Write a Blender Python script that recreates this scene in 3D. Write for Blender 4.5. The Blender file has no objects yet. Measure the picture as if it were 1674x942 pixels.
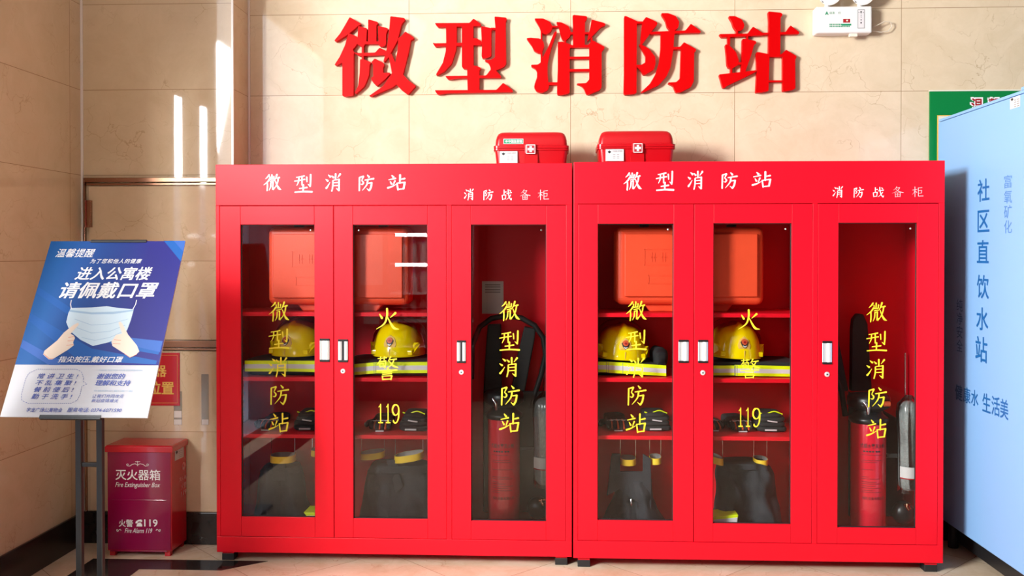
import bpy, bmesh, math, random
from math import sin, cos, tan, pi, radians, sqrt, atan2
from mathutils import Vector, noise
random.seed(7)
SC = bpy.context.scene
COL = SC.collection

# ------------------------------------------------------------------ camera
F = 1500.0; W, H = 1674, 942
PSI = radians(2.45); TH = radians(.6)
CX = 908 - F*tan(PSI)/cos(TH); CY = 415 + F*tan(TH)
D = 3.9; ZC = 1.330
cam = bpy.data.cameras.new('camera'); cam.sensor_width = 36; cam.lens = F/W*36
cam.shift_x = (W/2 - CX)/W; cam.shift_y = (CY - H/2)/W
cam.clip_start = .05
co = bpy.data.objects.new('camera', cam); COL.objects.link(co)
co.location = (0, -D, ZC); co.rotation_euler = (pi/2 - TH, 0, PSI)
SC.camera = co

# ------------------------------------------------------------------ world, lights, exposure
SC.view_settings.view_transform = 'Standard'; SC.view_settings.look = 'None'
SC.view_settings.exposure = 0.2; SC.view_settings.gamma = 1.0; SC.view_settings.use_curve_mapping = False
SC.cycles.use_denoising = True
SC.cycles.max_bounces = 8; SC.cycles.transparent_max_bounces = 12
SC.cycles.caustics_reflective = False; SC.cycles.caustics_refractive = False
wd = bpy.data.worlds.new('sky'); SC.world = wd; wd.use_nodes = True
wd.node_tree.nodes['Background'].inputs[0].default_value = (.86, .93, 1, 1)
wd.node_tree.nodes['Background'].inputs[1].default_value = 4.5

def area(name, loc, rot, sx, sy, power, color=(1, 1, 1)):
    l = bpy.data.lights.new(name, 'AREA'); l.shape = 'RECTANGLE'; l.size = sx; l.size_y = sy
    l.energy = power; l.color = color
    o = bpy.data.objects.new(name, l); COL.objects.link(o); o.location = loc; o.rotation_euler = rot
    return o
# daylight through the glazed entrance in the left wall, just outside the opening
area('daylight_high_window', (-3.2, -3.72, 2.62), (0, -pi/2+.2, 0), 1.3, 1.35, 640, (1, 1, .99))
# weak unseen fill under the ceiling, added to lift the lobby
area('ceiling_fill', (.3, -2.6, 3.22), (0, 0, 0), 2.4, 1.2, 3, (1, .95, .87))

# ------------------------------------------------------------------ projection helpers: a pixel of the photograph seen on a plane of the room
c_, s_, ct, st = cos(PSI), sin(PSI), cos(TH), sin(TH)
RV = Vector((c_, s_, 0)); FV = Vector((-s_*ct, c_*ct, -st)); UV = Vector((-s_*st, c_*st, ct))
CP = Vector((0, -D, ZC))
def ray(px, py): return FV + RV*((px - CX)/F) - UV*((py - CY)/F)
def at(px, py, Y):
    d = ray(px, py); return CP + d*((Y + D)/d.y)
def atX(px, py, X):
    d = ray(px, py); return CP + d*(X/d.x)
def fl(px, py, Z=0):
    d = ray(px, py); return CP + d*((Z - ZC)/d.z)

# ------------------------------------------------------------------ materials
def _mat(name):
    m = bpy.data.materials.new(name); m.use_nodes = True
    nt = m.node_tree; return m, nt, nt.nodes['Principled BSDF']
def N(nt, t, **kw):
    n = nt.nodes.new(t)
    for k, v in kw.items(): setattr(n, k, v)
    return n
def plain(name, col, rough=.5, metal=0, spec=.5, bump=0, bscale=200, coat=0, var=0, vscale=12):
    m, nt, b = _mat(name)
    b.inputs['Base Color'].default_value = (*col, 1); b.inputs['Roughness'].default_value = rough
    b.inputs['Metallic'].default_value = metal; b.inputs['Specular IOR Level'].default_value = spec
    b.inputs['Coat Weight'].default_value = coat
    if bump or var:
        tc = N(nt, 'ShaderNodeTexCoord')
    if bump:
        nz = N(nt, 'ShaderNodeTexNoise'); nz.inputs['Scale'].default_value = bscale; nz.inputs['Detail'].default_value = 3
        nt.links.new(tc.outputs['Object'], nz.inputs['Vector'])
        bp = N(nt, 'ShaderNodeBump'); bp.inputs['Strength'].default_value = bump; bp.inputs['Distance'].default_value = .01
        nt.links.new(nz.outputs[0], bp.inputs['Height']); nt.links.new(bp.outputs[0], b.inputs['Normal'])
    if var:
        nv = N(nt, 'ShaderNodeTexNoise'); nv.inputs['Scale'].default_value = vscale; nv.inputs['Detail'].default_value = 4
        nt.links.new(tc.outputs['Object'], nv.inputs['Vector'])
        mx = N(nt, 'ShaderNodeMix', data_type='RGBA'); mx.inputs[6].default_value = (*[max(0, c*(1-var)) for c in col], 1)
        mx.inputs[7].default_value = (*[min(1, c*(1+var)) for c in col], 1)
        nt.links.new(nv.outputs[0], mx.inputs[0]); nt.links.new(mx.outputs[2], b.inputs['Base Color'])
    return m

def marble(name, axes, u0, v0, bw, rh, c1, c2, vein, joint, rough=.035, rot=0, msize=.0013, vscale=6.2):
    """polished marble slabs with joints, in world metres; axes picks the two coordinates of the face"""
    m, nt, b = _mat(name); L = nt.links.new
    g = N(nt, 'ShaderNodeNewGeometry'); sp = N(nt, 'ShaderNodeSeparateXYZ'); L(g.outputs['Position'], sp.inputs[0])
    cb = N(nt, 'ShaderNodeCombineXYZ')
    for i, (a, o) in enumerate(zip(axes, (u0, v0))):
        ad = N(nt, 'ShaderNodeMath', operation='SUBTRACT'); ad.inputs[1].default_value = o
        L(sp.outputs['XYZ'.index(a)], ad.inputs[0]); L(ad.outputs[0], cb.inputs[i])
    vec = cb.outputs[0]
    if rot:
        vr = N(nt, 'ShaderNodeVectorRotate', rotation_type='Z_AXIS'); vr.inputs['Angle'].default_value = rot
        L(vec, vr.inputs[0]); vec = vr.outputs[0]
    br = N(nt, 'ShaderNodeTexBrick', offset=0, squash=1); L(vec, br.inputs['Vector'])
    br.inputs['Scale'].default_value = 1; br.inputs['Brick Width'].default_value = bw; br.inputs['Row Height'].default_value = rh
    br.inputs['Mortar Size'].default_value = msize; br.inputs['Mortar Smooth'].default_value = .2
    br.inputs['Color1'].default_value = (.38, .38, .38, 1); br.inputs['Color2'].default_value = (.62, .62, .62, 1)
    br.inputs['Mortar'].default_value = (.5, .5, .5, 1)
    # per-slab shift so that veins stop at joints
    sh = N(nt, 'ShaderNodeVectorMath', operation='MULTIPLY_ADD'); L(br.outputs['Color'], sh.inputs[0])
    sh.inputs[1].default_value = (17, 9, 5); L(g.outputs['Position'], sh.inputs[2])
    wz = N(nt, 'ShaderNodeTexNoise'); wz.inputs['Scale'].default_value = 3.2; wz.inputs['Detail'].default_value = 6; L(sh.outputs[0], wz.inputs['Vector'])
    ds = N(nt, 'ShaderNodeVectorMath', operation='MULTIPLY_ADD'); L(wz.outputs['Color'], ds.inputs[0])
    ds.inputs[1].default_value = (.55, .55, .55); L(sh.outputs[0], ds.inputs[2])
    vo = N(nt, 'ShaderNodeTexVoronoi', feature='DISTANCE_TO_EDGE'); vo.inputs['Scale'].default_value = vscale; L(ds.outputs[0], vo.inputs['Vector'])
    vr_ = N(nt, 'ShaderNodeMapRange'); vr_.inputs['From Min'].default_value = 0; vr_.inputs['From Max'].default_value = .014
    vr_.inputs['To Min'].default_value = 1; vr_.inputs['To Max'].default_value = 0; L(vo.outputs['Distance'], vr_.inputs['Value'])
    mk = N(nt, 'ShaderNodeTexNoise'); mk.inputs['Scale'].default_value = 4; mk.inputs['Detail'].default_value = 3; L(sh.outputs[0], mk.inputs['Vector'])
    mr = N(nt, 'ShaderNodeMapRange'); mr.inputs['From Min'].default_value = .46; mr.inputs['From Max'].default_value = .66
    mr.inputs['To Max'].default_value = .62; L(mk.outputs[0], mr.inputs['Value'])
    mu = N(nt, 'ShaderNodeMath', operation='MULTIPLY'); L(vr_.outputs[0], mu.inputs[0]); L(mr.outputs[0], mu.inputs[1])
    cl = N(nt, 'ShaderNodeTexNoise'); cl.inputs['Scale'].default_value = 5.5; cl.inputs['Detail'].default_value = 8; cl.inputs['Roughness'].default_value = .65
    L(ds.outputs[0], cl.inputs['Vector'])
    cr = N(nt, 'ShaderNodeMapRange'); cr.inputs['From Min'].default_value = .3; cr.inputs['From Max'].default_value = .7; L(cl.outputs[0], cr.inputs['Value'])
    m1 = N(nt, 'ShaderNodeMix', data_type='RGBA'); m1.inputs[6].default_value = (*c1, 1); m1.inputs[7].default_value = (*c2, 1); L(cr.outputs[0], m1.inputs[0])
    m2 = N(nt, 'ShaderNodeMix', data_type='RGBA'); m2.inputs[7].default_value = (*vein, 1); L(mu.outputs[0], m2.inputs[0]); L(m1.outputs[2], m2.inputs[6])
    m3 = N(nt, 'ShaderNodeMix', data_type='RGBA'); m3.inputs[7].default_value = (*joint, 1); L(br.outputs['Fac'], m3.inputs[0]); L(m2.outputs[2], m3.inputs[6])
    L(m3.outputs[2], b.inputs['Base Color']); b.inputs['Roughness'].default_value = rough
    return m

def glass(name, tint=(.93, .97, .95), refl=1.0, rough=0.0, ior=1.5, alpha=1.0):
    """thin pane: fresnel mix of straight-through and mirror"""
    m = bpy.data.materials.new(name); m.use_nodes = True; nt = m.node_tree; nt.nodes.clear(); L = nt.links.new
    o = N(nt, 'ShaderNodeOutputMaterial'); mx = N(nt, 'ShaderNodeMixShader'); t = N(nt, 'ShaderNodeBsdfTransparent'); g = N(nt, 'ShaderNodeBsdfGlossy')
    t.inputs[0].default_value = (*tint, 1); g.inputs['Roughness'].default_value = rough
    f = N(nt, 'ShaderNodeFresnel'); f.inputs[0].default_value = ior
    k = N(nt, 'ShaderNodeMath', operation='MULTIPLY'); k.inputs[1].default_value = refl
    L(f.outputs[0], k.inputs[0]); L(k.outputs[0], mx.inputs[0]); L(t.outputs[0], mx.inputs[1]); L(g.outputs[0], mx.inputs[2]); L(mx.outputs[0], o.inputs[0])
    return m
def emit(name, col, s):
    m, nt, b = _mat(name); b.inputs['Base Color'].default_value = (*col, 1)
    b.inputs['Emission Color'].default_value = (*col, 1); b.inputs['Emission Strength'].default_value = s; return m

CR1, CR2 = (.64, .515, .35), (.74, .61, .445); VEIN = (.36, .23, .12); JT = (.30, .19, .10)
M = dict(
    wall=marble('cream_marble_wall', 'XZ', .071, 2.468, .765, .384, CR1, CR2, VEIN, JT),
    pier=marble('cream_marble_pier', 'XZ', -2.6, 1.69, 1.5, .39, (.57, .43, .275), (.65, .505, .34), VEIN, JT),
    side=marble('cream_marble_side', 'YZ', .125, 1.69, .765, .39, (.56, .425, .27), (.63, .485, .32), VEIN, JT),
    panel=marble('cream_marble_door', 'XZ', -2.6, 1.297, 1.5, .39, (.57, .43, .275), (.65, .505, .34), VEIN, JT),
    floor=marble('rosy_marble_floor', 'XY', .1, .15, .6, .6, (.62, .46, .30), (.78, .64, .48), (.42, .20, .10), (.3, .2, .12), rough=.12, rot=radians(45), vscale=4),
    darkstone=plain('dark_marble', (.028, .022, .02), .12, var=.6, vscale=9),
    base=plain('dark_brown_baseboard', (.02, .014, .011), .25, var=.5, vscale=20),
    trimw=plain('pale_corner_trim', (.74, .68, .64), .3),
    ceil=plain('ceiling_white', (.55, .52, .48), .8, bump=.05, bscale=60),
    greywall=plain('grey_lobby_wall', (.24, .27, .33), .6, bump=.06, bscale=40, var=.1),
    granite=plain('grey_granite', (.34, .41, .50), .6, var=.25, vscale=60),
    duskwall=plain('dark_lobby_wall', (.075, .07, .072), .5, var=.2),
    bronze=plain('bronze_steel', (.36, .19, .12), .26, metal=1.0),
    steel=plain('brushed_steel', (.75, .75, .76), .2, metal=1.0),
    chrome=plain('satin_chrome', (.92, .92, .92), .38, metal=.55),
    red=plain('red_powder_coat', (.76, .0025, .016), .42, spec=.28, bump=.015, bscale=900),
    redbox=plain('red_box_paint', (.26, .0, .05), .16, spec=.5, coat=.3),
    redlid=plain('red_lid_paint', (.52, .004, .018), .2, coat=.3),
    redplastic=plain('red_plastic', (.46, .001, .006), .3, bump=.01, bscale=500),
    signred=plain('sign_red_acrylic', (.56, .0, .001), .45, spec=.08),
    cylred=plain('red_cylinder_paint', (.72, .012, .035), .2, coat=.4),
    orange=plain('orange_plastic', (.80, .07, .022), .42, bump=.05, bscale=250, var=.06),
    orange2=plain('orange_trim', (.62, .09, .025), .5),
    white=plain('white_plastic', (.78, .77, .75), .35),
    paper=plain('white_paper', (.62, .62, .62), .6),
    posterpaper=plain('poster_paper', (.50, .50, .53), .6, spec=.2),
    posterink=plain('poster_white_ink', (.70, .70, .71), .5, spec=.2),
    ink=plain('white_ink', (.9, .86, .87), .5),
    inkfade=plain('worn_white_ink', (.85, .50, .52), .5),
    yellow=plain('yellow_vinyl', (.92, .78, .03), .45),
    yhelm=plain('yellow_helmet_shell', (.90, .68, .0), .16, coat=.5),
    yband=plain('yellow_webbing', (.85, .58, .03), .5, bump=.1, bscale=600),
    lime=plain('lime_fluorescent_tape', (.80, .98, .0), .45),
    silver=plain('silver_reflective_tape', (.70, .68, .69), .35, bump=.05, bscale=900),
    black=plain('black_plastic', (.012, .012, .013), .35),
    rubber=plain('black_rubber', (.012, .011, .011), .6),
    cloth=plain('black_fire_cloth', (.018, .018, .020), .85, bump=.25, bscale=350),
    navy=plain('navy_fire_cloth', (.024, .027, .034), .8, bump=.25, bscale=300, var=.6, vscale=9),
    strap=plain('dark_harness_webbing', (.014, .013, .013), .6, bump=.2, bscale=400),
    greyin=plain('grey_webbing', (.34, .33, .31), .7),
    stand=plain('black_stand_steel', (.018, .019, .021), .35, metal=.0),
    blueink=plain('navy_ink', (.03, .06, .32), .5),
    machine=plain('pale_blue_panel', (.225, .43, .74), .45, spec=.3),
    machtext=plain('blue_lettering', (.008, .12, .36), .5),
    machthin=plain('light_blue_lettering', (.07, .22, .52), .5),
    darkink=plain('black_ink', (.02, .02, .022), .5),
    greyink=plain('grey_ink', (.22, .22, .23), .5),
    green=plain('green_board', (.0, .20, .045), .35),
    greenink=plain('green_ink', (.0, .27, .12), .5),
    cream=plain('cream_board', (.74, .72, .60), .5),
    redink=plain('red_ink', (.35, .004, .012), .5),
    gold=plain('gold_lettering', (.78, .48, .10), .4),
    grey=plain('grey_composite', (.46, .47, .46), .35, bump=.4, bscale=160, var=.4, vscale=70),
    net=glass('clear_plastic_wrap', (.80, .82, .82), 2.2, .18),
    pane=glass('door_glass', (.87, .89, .88), 1.25),
    visor=glass('clear_visor', (.92, .93, .93), 1.5, .02),
    copper=plain('copper_valve', (.50, .20, .12), .25, metal=1.0),
    skin=plain('printed_skin', (.66, .53, .42), .5),
    maskc=plain('printed_mask_pale', (.45, .56, .63), .5),
    maskd=plain('printed_mask_fold', (.26, .38, .52), .5),
    tape=glass('clear_tape', (.88, .86, .84), 1.6, .15),
    tapewhite=plain('whitened_tape', (.7, .66, .62), .4),
    lampglass=plain('lamp_reflector', (.17, .145, .135), .25),
    wire=plain('beige_wire', (.70, .62, .50), .5),
    led=emit('led_tube', (.95, .97, 1), 55),
    vend=plain('vending_red', (.42, .012, .02), .3),
    vendin=plain('vending_interior', (.9, .9, .92), .5),
    bottle=plain('bottle_liquid', (.5, .45, .42), .2),
    cap=plain('bottle_cap', (.3, .03, .1), .4),
)

# ------------------------------------------------------------------ mesh building
ROOT = {}
class MB:
    def __init__(s): s.v = []; s.f = []; s.m = []
    def add(s, vs, fs, mi=0):
        o = len(s.v); s.v += [tuple(v) for v in vs]; s.f += [[i+o for i in f] for f in fs]; s.m += [mi]*len(fs); return s
    def box(s, x0, x1, y0, y1, z0, z1, mi=0):
        vs = [(x, y, z) for x in (x0, x1) for y in (y0, y1) for z in (z0, z1)]
        return s.add(vs, [(0, 1, 3, 2), (4, 6, 7, 5), (0, 4, 5, 1), (2, 3, 7, 6), (0, 2, 6, 4), (1, 5, 7, 3)], mi)
    def poly(s, pts, mi=0): return s.add(pts, [list(range(len(pts)))], mi)
    def prism(s, p2, fn, d0, d1, mi=0):
        n = len(p2); a = [fn(x, y, d0) for x, y in p2]; b = [fn(x, y, d1) for x, y in p2]
        return s.add(a + b, [list(range(n)), [n + i for i in range(n)][::-1]] + [(i, (i+1) % n, n+(i+1) % n, n+i) for i in range(n)], mi)
    def loft(s, rings, mi=0, caps=True):
        n = len(rings[0]); vs = [p for r in rings for p in r]; fs = []
        for k in range(len(rings)-1):
            for i in range(n): fs.append((k*n+i, k*n+(i+1) % n, (k+1)*n+(i+1) % n, (k+1)*n+i))
        if caps: fs += [list(range(n))[::-1], [(len(rings)-1)*n+i for i in range(n)]]
        return s.add(vs, fs, mi)
    def tube(s, pts, r, n=10, mi=0, closed=False):
        pts = [Vector(p) for p in pts]; rs = r if isinstance(r, (list, tuple)) else [r]*len(pts)
        rings = []; up = None
        for i, p in enumerate(pts):
            a = pts[max(0, i-1)]; b = pts[min(len(pts)-1, i+1)]
            if closed: a = pts[i-1]; b = pts[(i+1) % len(pts)]
            t = (b-a).normalized()
            if up is None: up = t.orthogonal().normalized()
            up = (up - t*up.dot(t)).normalized(); w = t.cross(up)
            rings.append([p + (up*cos(2*pi*k/n) + w*sin(2*pi*k/n))*rs[i] for k in range(n)])
        if closed: rings.append(rings[0])
        return s.loft(rings, mi, not closed)
    def cyl(s, p0, p1, r0, r1=None, n=24, mi=0):
        return s.tube([p0, p1], [r0, r0 if r1 is None else r1], n, mi)
    def lathe(s, prof, c, n=32, mi=0):
        return s.loft([[(c[0]+r*cos(2*pi*k/n), c[1]+r*sin(2*pi*k/n), c[2]+z) for k in range(n)] for r, z in prof], mi)
    def build(s, name, mats, parent=None, origin=None, bevel=0, seg=2, smooth=False, ang=40, loc=None):
        if not isinstance(mats, (list, tuple)): mats = [mats]
        if parent is not None: org = ROOT[parent]
        else: org = Vector(origin) if origin is not None else Vector((0, 0, 0))
        me = bpy.data.meshes.new(name); me.from_pydata([Vector(v) - org for v in s.v], [], s.f)
        for m in mats: me.materials.append(m)
        me.polygons.foreach_set('material_index', s.m)
        bm = bmesh.new(); bm.from_mesh(me); bmesh.ops.recalc_face_normals(bm, faces=bm.faces); bm.to_mesh(me); bm.free()
        if smooth:
            me.polygons.foreach_set('use_smooth', [True]*len(me.polygons)); me.set_sharp_from_angle(angle=radians(ang))
        me.update()
        o = bpy.data.objects.new(name, me); COL.objects.link(o); ROOT[o] = org
        if parent is not None: o.parent = parent
        else: o.location = org
        if bevel:
            b = o.modifiers.new('bevel', 'BEVEL'); b.width = bevel; b.segments = seg; b.limit_method = 'ANGLE'; b.angle_limit = radians(35)
        return o

def thing(name, label, cat, loc, group=None):
    o = bpy.data.objects.new(name, None); COL.objects.link(o); o.location = loc; o.empty_display_size = .05
    ROOT[o] = Vector(loc); tag(o, label, cat, group); return o
def tag(o, label, cat, group=None):
    o['label'] = label; o['category'] = cat
    if group: o['group'] = group
    return o
def struct(o): o['kind'] = 'structure'; return o
KIDS = None
def copy_tree(src, loc, rotz, label, group=None):
    def cp(o, par):
        c = o.copy(); COL.objects.link(c); ROOT[c] = ROOT[o]
        if par is not None: c.parent = par
        for ch in [k for k in list(COL.objects) if k.parent == o]: cp(ch, c)
        return c
    r = cp(src, None); r.location = loc; r.rotation_euler = (0, 0, rotz); r['label'] = label
    if group: r['group'] = group
    return r

def superblob(mb, c, rx, ry, rz, e1=.5, e2=.5, amp=0, fr=8, seed=0, nu=36, nv=20, mi=0, zcut=None, shear=0, ztop=None):
    def sp(v, e): return math.copysign(abs(v)**e, v)
    rings = []
    for j in range(nv+1):
        a = -pi/2 + pi*j/nv; a = max(-pi/2+.02, min(pi/2-.02, a)); ring = []
        for i in range(nu):
            b = 2*pi*i/nu
            p = Vector((rx*sp(cos(a), e1)*sp(cos(b), e2), ry*sp(cos(a), e1)*sp(sin(b), e2), rz*sp(sin(a), e1)))
            if amp:
                q = noise.noise(p*fr + Vector((seed*7.3, seed*3.1, 0))) + .5*noise.noise(p*fr*2.3 + Vector((seed, 0, 5)))
                d = p.normalized(); p = p + d*amp*q
            p.x += shear*p.z
            p += Vector(c)
            if zcut is not None and p.z < zcut: p.z = zcut
            if ztop is not None and p.z > ztop: p.z = ztop
            ring.append(p)
        rings.append(ring)
    mb.loft(rings, mi)

# ------------------------------------------------------------------ writing
GC = {}
def glyph(s, bold=0.0, shear=0.0, space=1.0):
    k = (s, bold, shear, space)
    if k in GC: return GC[k]
    c = bpy.data.curves.new('text', 'FONT'); c.body = s; c.offset = bold; c.shear = shear; c.space_character = space; c.resolution_u = 3
    o = bpy.data.objects.new('text', c); COL.objects.link(o)
    me = bpy.data.meshes.new_from_object(o.evaluated_get(bpy.context.evaluated_depsgraph_get()))
    vs = [(v.co.x, v.co.y) for v in me.vertices]; fs = [list(p.vertices) for p in me.polygons]
    bpy.data.objects.remove(o); bpy.data.curves.remove(c); bpy.data.meshes.remove(me)
    x0 = min(v[0] for v in vs); x1 = max(v[0] for v in vs); y0 = min(v[1] for v in vs); y1 = max(v[1] for v in vs)
    vs = [((x-x0)/(x1-x0), (y-y0)/(y1-y0)) for x, y in vs]
    GC[k] = (vs, fs, (x1-x0)/(y1-y0)); return GC[k]

class Plane:
    """flat printed face: origin, unit right, unit up, outward normal"""
    def __init__(s, o, u, v): s.o = Vector(o); s.u = Vector(u).normalized(); s.v = Vector(v).normalized(); s.n = s.u.cross(s.v)
    def px(s, x, y):
        d = ray(x, y); t = (s.o - CP).dot(s.n)/d.dot(s.n); q = CP + d*t - s.o; return q.dot(s.u), q.dot(s.v)
    def P(s, a, b, lift=.0008): return s.o + s.u*a + s.v*b + s.n*lift
def text(mb, s, pl, a0, a1, b0, b1, bold=0.0, shear=0.0, space=1.0, lift=.0008, mi=0):
    vs, fs, asp = glyph(s, 0.0, shear, space); h = abs(b1-b0); dl = bold*h
    offs = [(0, 0)] if not bold else [(dx, dy) for dx in (-1, 0, 1) for dy in (-1, 1)]
    for k_, (dx, dy) in enumerate(offs): mb.add([pl.P(a0+(a1-a0)*x+dx*dl, b0+(b1-b0)*y+dy*dl*.7, lift+k_*.00005) for x, y in vs], fs, mi)
def text_px(mb, s, pl, x0, y0, x1, y1, **k):
    """text filling the photograph rectangle x0..x1 (left, right ends) and y0..y1 (top, bottom) seen on the plane"""
    xm = (x0+x1)/2; ym = (y0+y1)/2
    a0, bm = pl.px(x0, ym); a1, bm2 = pl.px(x1, ym); _, bt = pl.px(xm, y0); _, bb = pl.px(xm, y1)
    text(mb, s, pl, a0, a1, bb, bt, **k)
def rect_px(mb, pl, x0, y0, x1, y1, lift=.0006, mi=0):
    xm = (x0+x1)/2; ym = (y0+y1)/2
    a0, _ = pl.px(x0, ym); a1, _ = pl.px(x1, ym); _, bt = pl.px(xm, y0); _, bb = pl.px(xm, y1)
    mb.poly([pl.P(a0, bb, lift), pl.P(a1, bb, lift), pl.P(a1, bt, lift), pl.P(a0, bt, lift)], mi)
def poly_px(mb, pl, pts, lift=.0006, mi=0): mb.poly([pl.P(*pl.px(x, y), lift) for x, y in pts], mi)
def line_px(mb, pl, pts, w, lift=.0007, mi=0):
    q = [Vector(pl.px(x, y)) for x, y in pts]
    for a, b in zip(q, q[1:]):
        d = (b-a).normalized()*w/2; n = Vector((-d.y, d.x))
        mb.poly([pl.P(*(a-d*.3+n), lift), pl.P(*(b+d*.3+n), lift), pl.P(*(b+d*.3-n), lift), pl.P(*(a-d*.3-n), lift)], mi)

# brush-written characters: strokes of (x, y, width) in a 100-unit square
KAI = {
'微': [[(33,97,8),(25,85,7),(12,73,2)],[(35,73,8),(24,56,7),(2,37,2)],[(22,55,6),(23,30,7),(21,3,6)],[(48,97,7),(47,70,6)],[(37,86,6),(39,68,5)],[(59,88,7),(57,69,5)],[(38,69,5),(58,71,5)],[(38,58,5),(58,62,5)],[(42,51,6),(40,25,6),(32,6,2)],[(42,50,4),(55,53,7)],[(54,54,7),(52,14,7)],[(51,12,7),(63,23,2)],[(76,99,9),(70,80,7),(60,60,2)],[(70,76,4),(91,81,8)],[(84,80,7),(77,45,6),(56,8,2)],[(66,62,4),(78,32,8),(88,16,11),(100,10,1)]],
'型': [[(12,83,4),(32,86,5),(56,91,7)],[(2,62,5),(30,67,5),(59,72,6)],[(25,84,6),(24,60,6),(14,38,2)],[(43,88,7),(43,40,6)],[(68,85,7),(70,58,5)],[(90,99,8),(89,60,8),(87,36,7)],[(88,34,8),(75,46,2)],[(28,22,5),(71,28,7)],[(50,43,8),(49,8,7)],[(4,2,6),(50,6,7),(98,4,9)]],
'消': [[(17,93,3),(30,83,11)],[(2,69,3),(15,60,11)],[(4,20,10),(14,32,7),(27,53,2)],[(60,99,9),(60,68,7)],[(37,89,3),(48,78,10)],[(87,98,10),(71,77,2)],[(44,62,7),(43,30,7),(37,4,6)],[(45,64,4),(81,68,6)],[(80,69,9),(79,10,8)],[(80,8,10),(63,20,2)],[(47,50,4),(76,52,5)],[(47,34,4),(76,36,5)]],
'防': [[(14,85,8),(12,3,7)],[(14,85,5),(37,91,9)],[(37,90,8),(26,66,4)],[(26,66,4),(36,54,8),(30,42,6),(20,45,2)],[(59,99,4),(70,86,11)],[(44,68,5),(97,77,9)],[(62,72,8),(56,40,7),(30,6,2)],[(60,48,4),(85,52,8)],[(85,53,9),(80,24,9),(70,5,9)],[(71,4,9),(56,17,2)]],
'站': [[(24,96,4),(34,83,11)],[(8,68,4),(45,77,8)],[(16,58,4),(24,42,9)],[(41,62,8),(32,36,3)],[(2,19,9),(26,28,7),(48,41,2)],[(68,99,9),(67,46,7)],[(68,70,5),(93,76,9)],[(52,48,7),(57,6,7)],[(52,47,5),(93,53,7)],[(93,54,9),(86,12,8)],[(57,10,6),(89,14,6)]],
'火': [[(15,73,4),(26,54,11)],[(86,79,11),(62,57,2)],[(48,99,9),(48,65,9),(36,30,7),(1,5,2)],[(50,60,3),(66,28,9),(80,9,11),(100,5,2)]],
'警': [[(8,91,4),(48,95,5)],[(20,99,5),(20,85,4)],[(37,99,5),(36,85,4)],[(18,84,5),(7,68,2)],[(14,78,4),(45,81,6)],[(44,80,6),(40,52,5)],[(40,52,5),(33,58,2)],[(16,70,5),(17,56,4)],[(17,70,4),(33,71,5)],[(33,70,4),(32,58,4)],[(17,57,4),(32,58,4)],[(66,99,7),(53,78,2)],[(60,86,4),(93,90,6)],[(82,88,6),(70,66,5),(50,52,2)],[(60,80,4),(76,62,8),(99,54,4)],[(49,52,5),(56,46,7)],[(5,40,5),(95,44,7)],[(28,34,4),(71,36,5)],[(28,26,4),(71,28,5)],[(28,19,6),(30,2,5)],[(28,18,4),(71,20,5)],[(71,20,7),(67,3,6)],[(30,4,5),(68,6,5)]],
'战': [[(26,96,8),(25,52,6)],[(26,75,4),(47,79,7)],[(8,48,7),(12,8,6)],[(8,47,5),(42,52,6)],[(42,52,7),(38,14,6)],[(12,12,5),(40,15,5)],[(50,64,5),(97,72,7)],[(64,99,8),(66,60,8),(78,25,8),(93,6,8)],[(92,5,8),(98,23,2)],[(88,52,7),(72,28,5),(48,8,2)],[(77,95,4),(88,84,10)]],
'备': [[(42,99,7),(32,82,5),(13,66,2)],[(38,86,4),(67,90,7)],[(66,89,7),(48,62,5),(3,38,2)],[(34,76,4),(60,54,8),(99,44,7)],[(28,42,6),(30,4,5)],[(28,41,4),(72,44,5)],[(72,44,7),(70,6,6)],[(50,42,5),(50,7,5)],[(30,25,4),(70,26,4)],[(30,7,5),(70,9,5)]],
'柜': [[(4,66,5),(44,73,7)],[(25,97,8),(25,4,7)],[(24,66,6),(16,42,4),(1,26,2)],[(27,60,4),(41,45,9)],[(54,88,7),(55,10,7)],[(54,86,5),(88,90,7)],[(55,62,5),(84,64,6)],[(84,64,7),(82,38,6)],[(55,36,5),(83,38,5)],[(54,10,7),(98,12,8)]],
'1': [[(50,98,16),(50,4,16)],[(52,95,9),(20,84,4)],[(18,3,7),(82,3,7)]],
'9': [[(50,97,6),(25,90,14),(12,70,18),(25,50,14),(50,43,6),(74,52,10),(85,72,16),(74,91,10),(50,97,6)],[(87,72,18),(82,30,16),(60,6,8),(36,4,9),(22,13,16)]],
}
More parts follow.
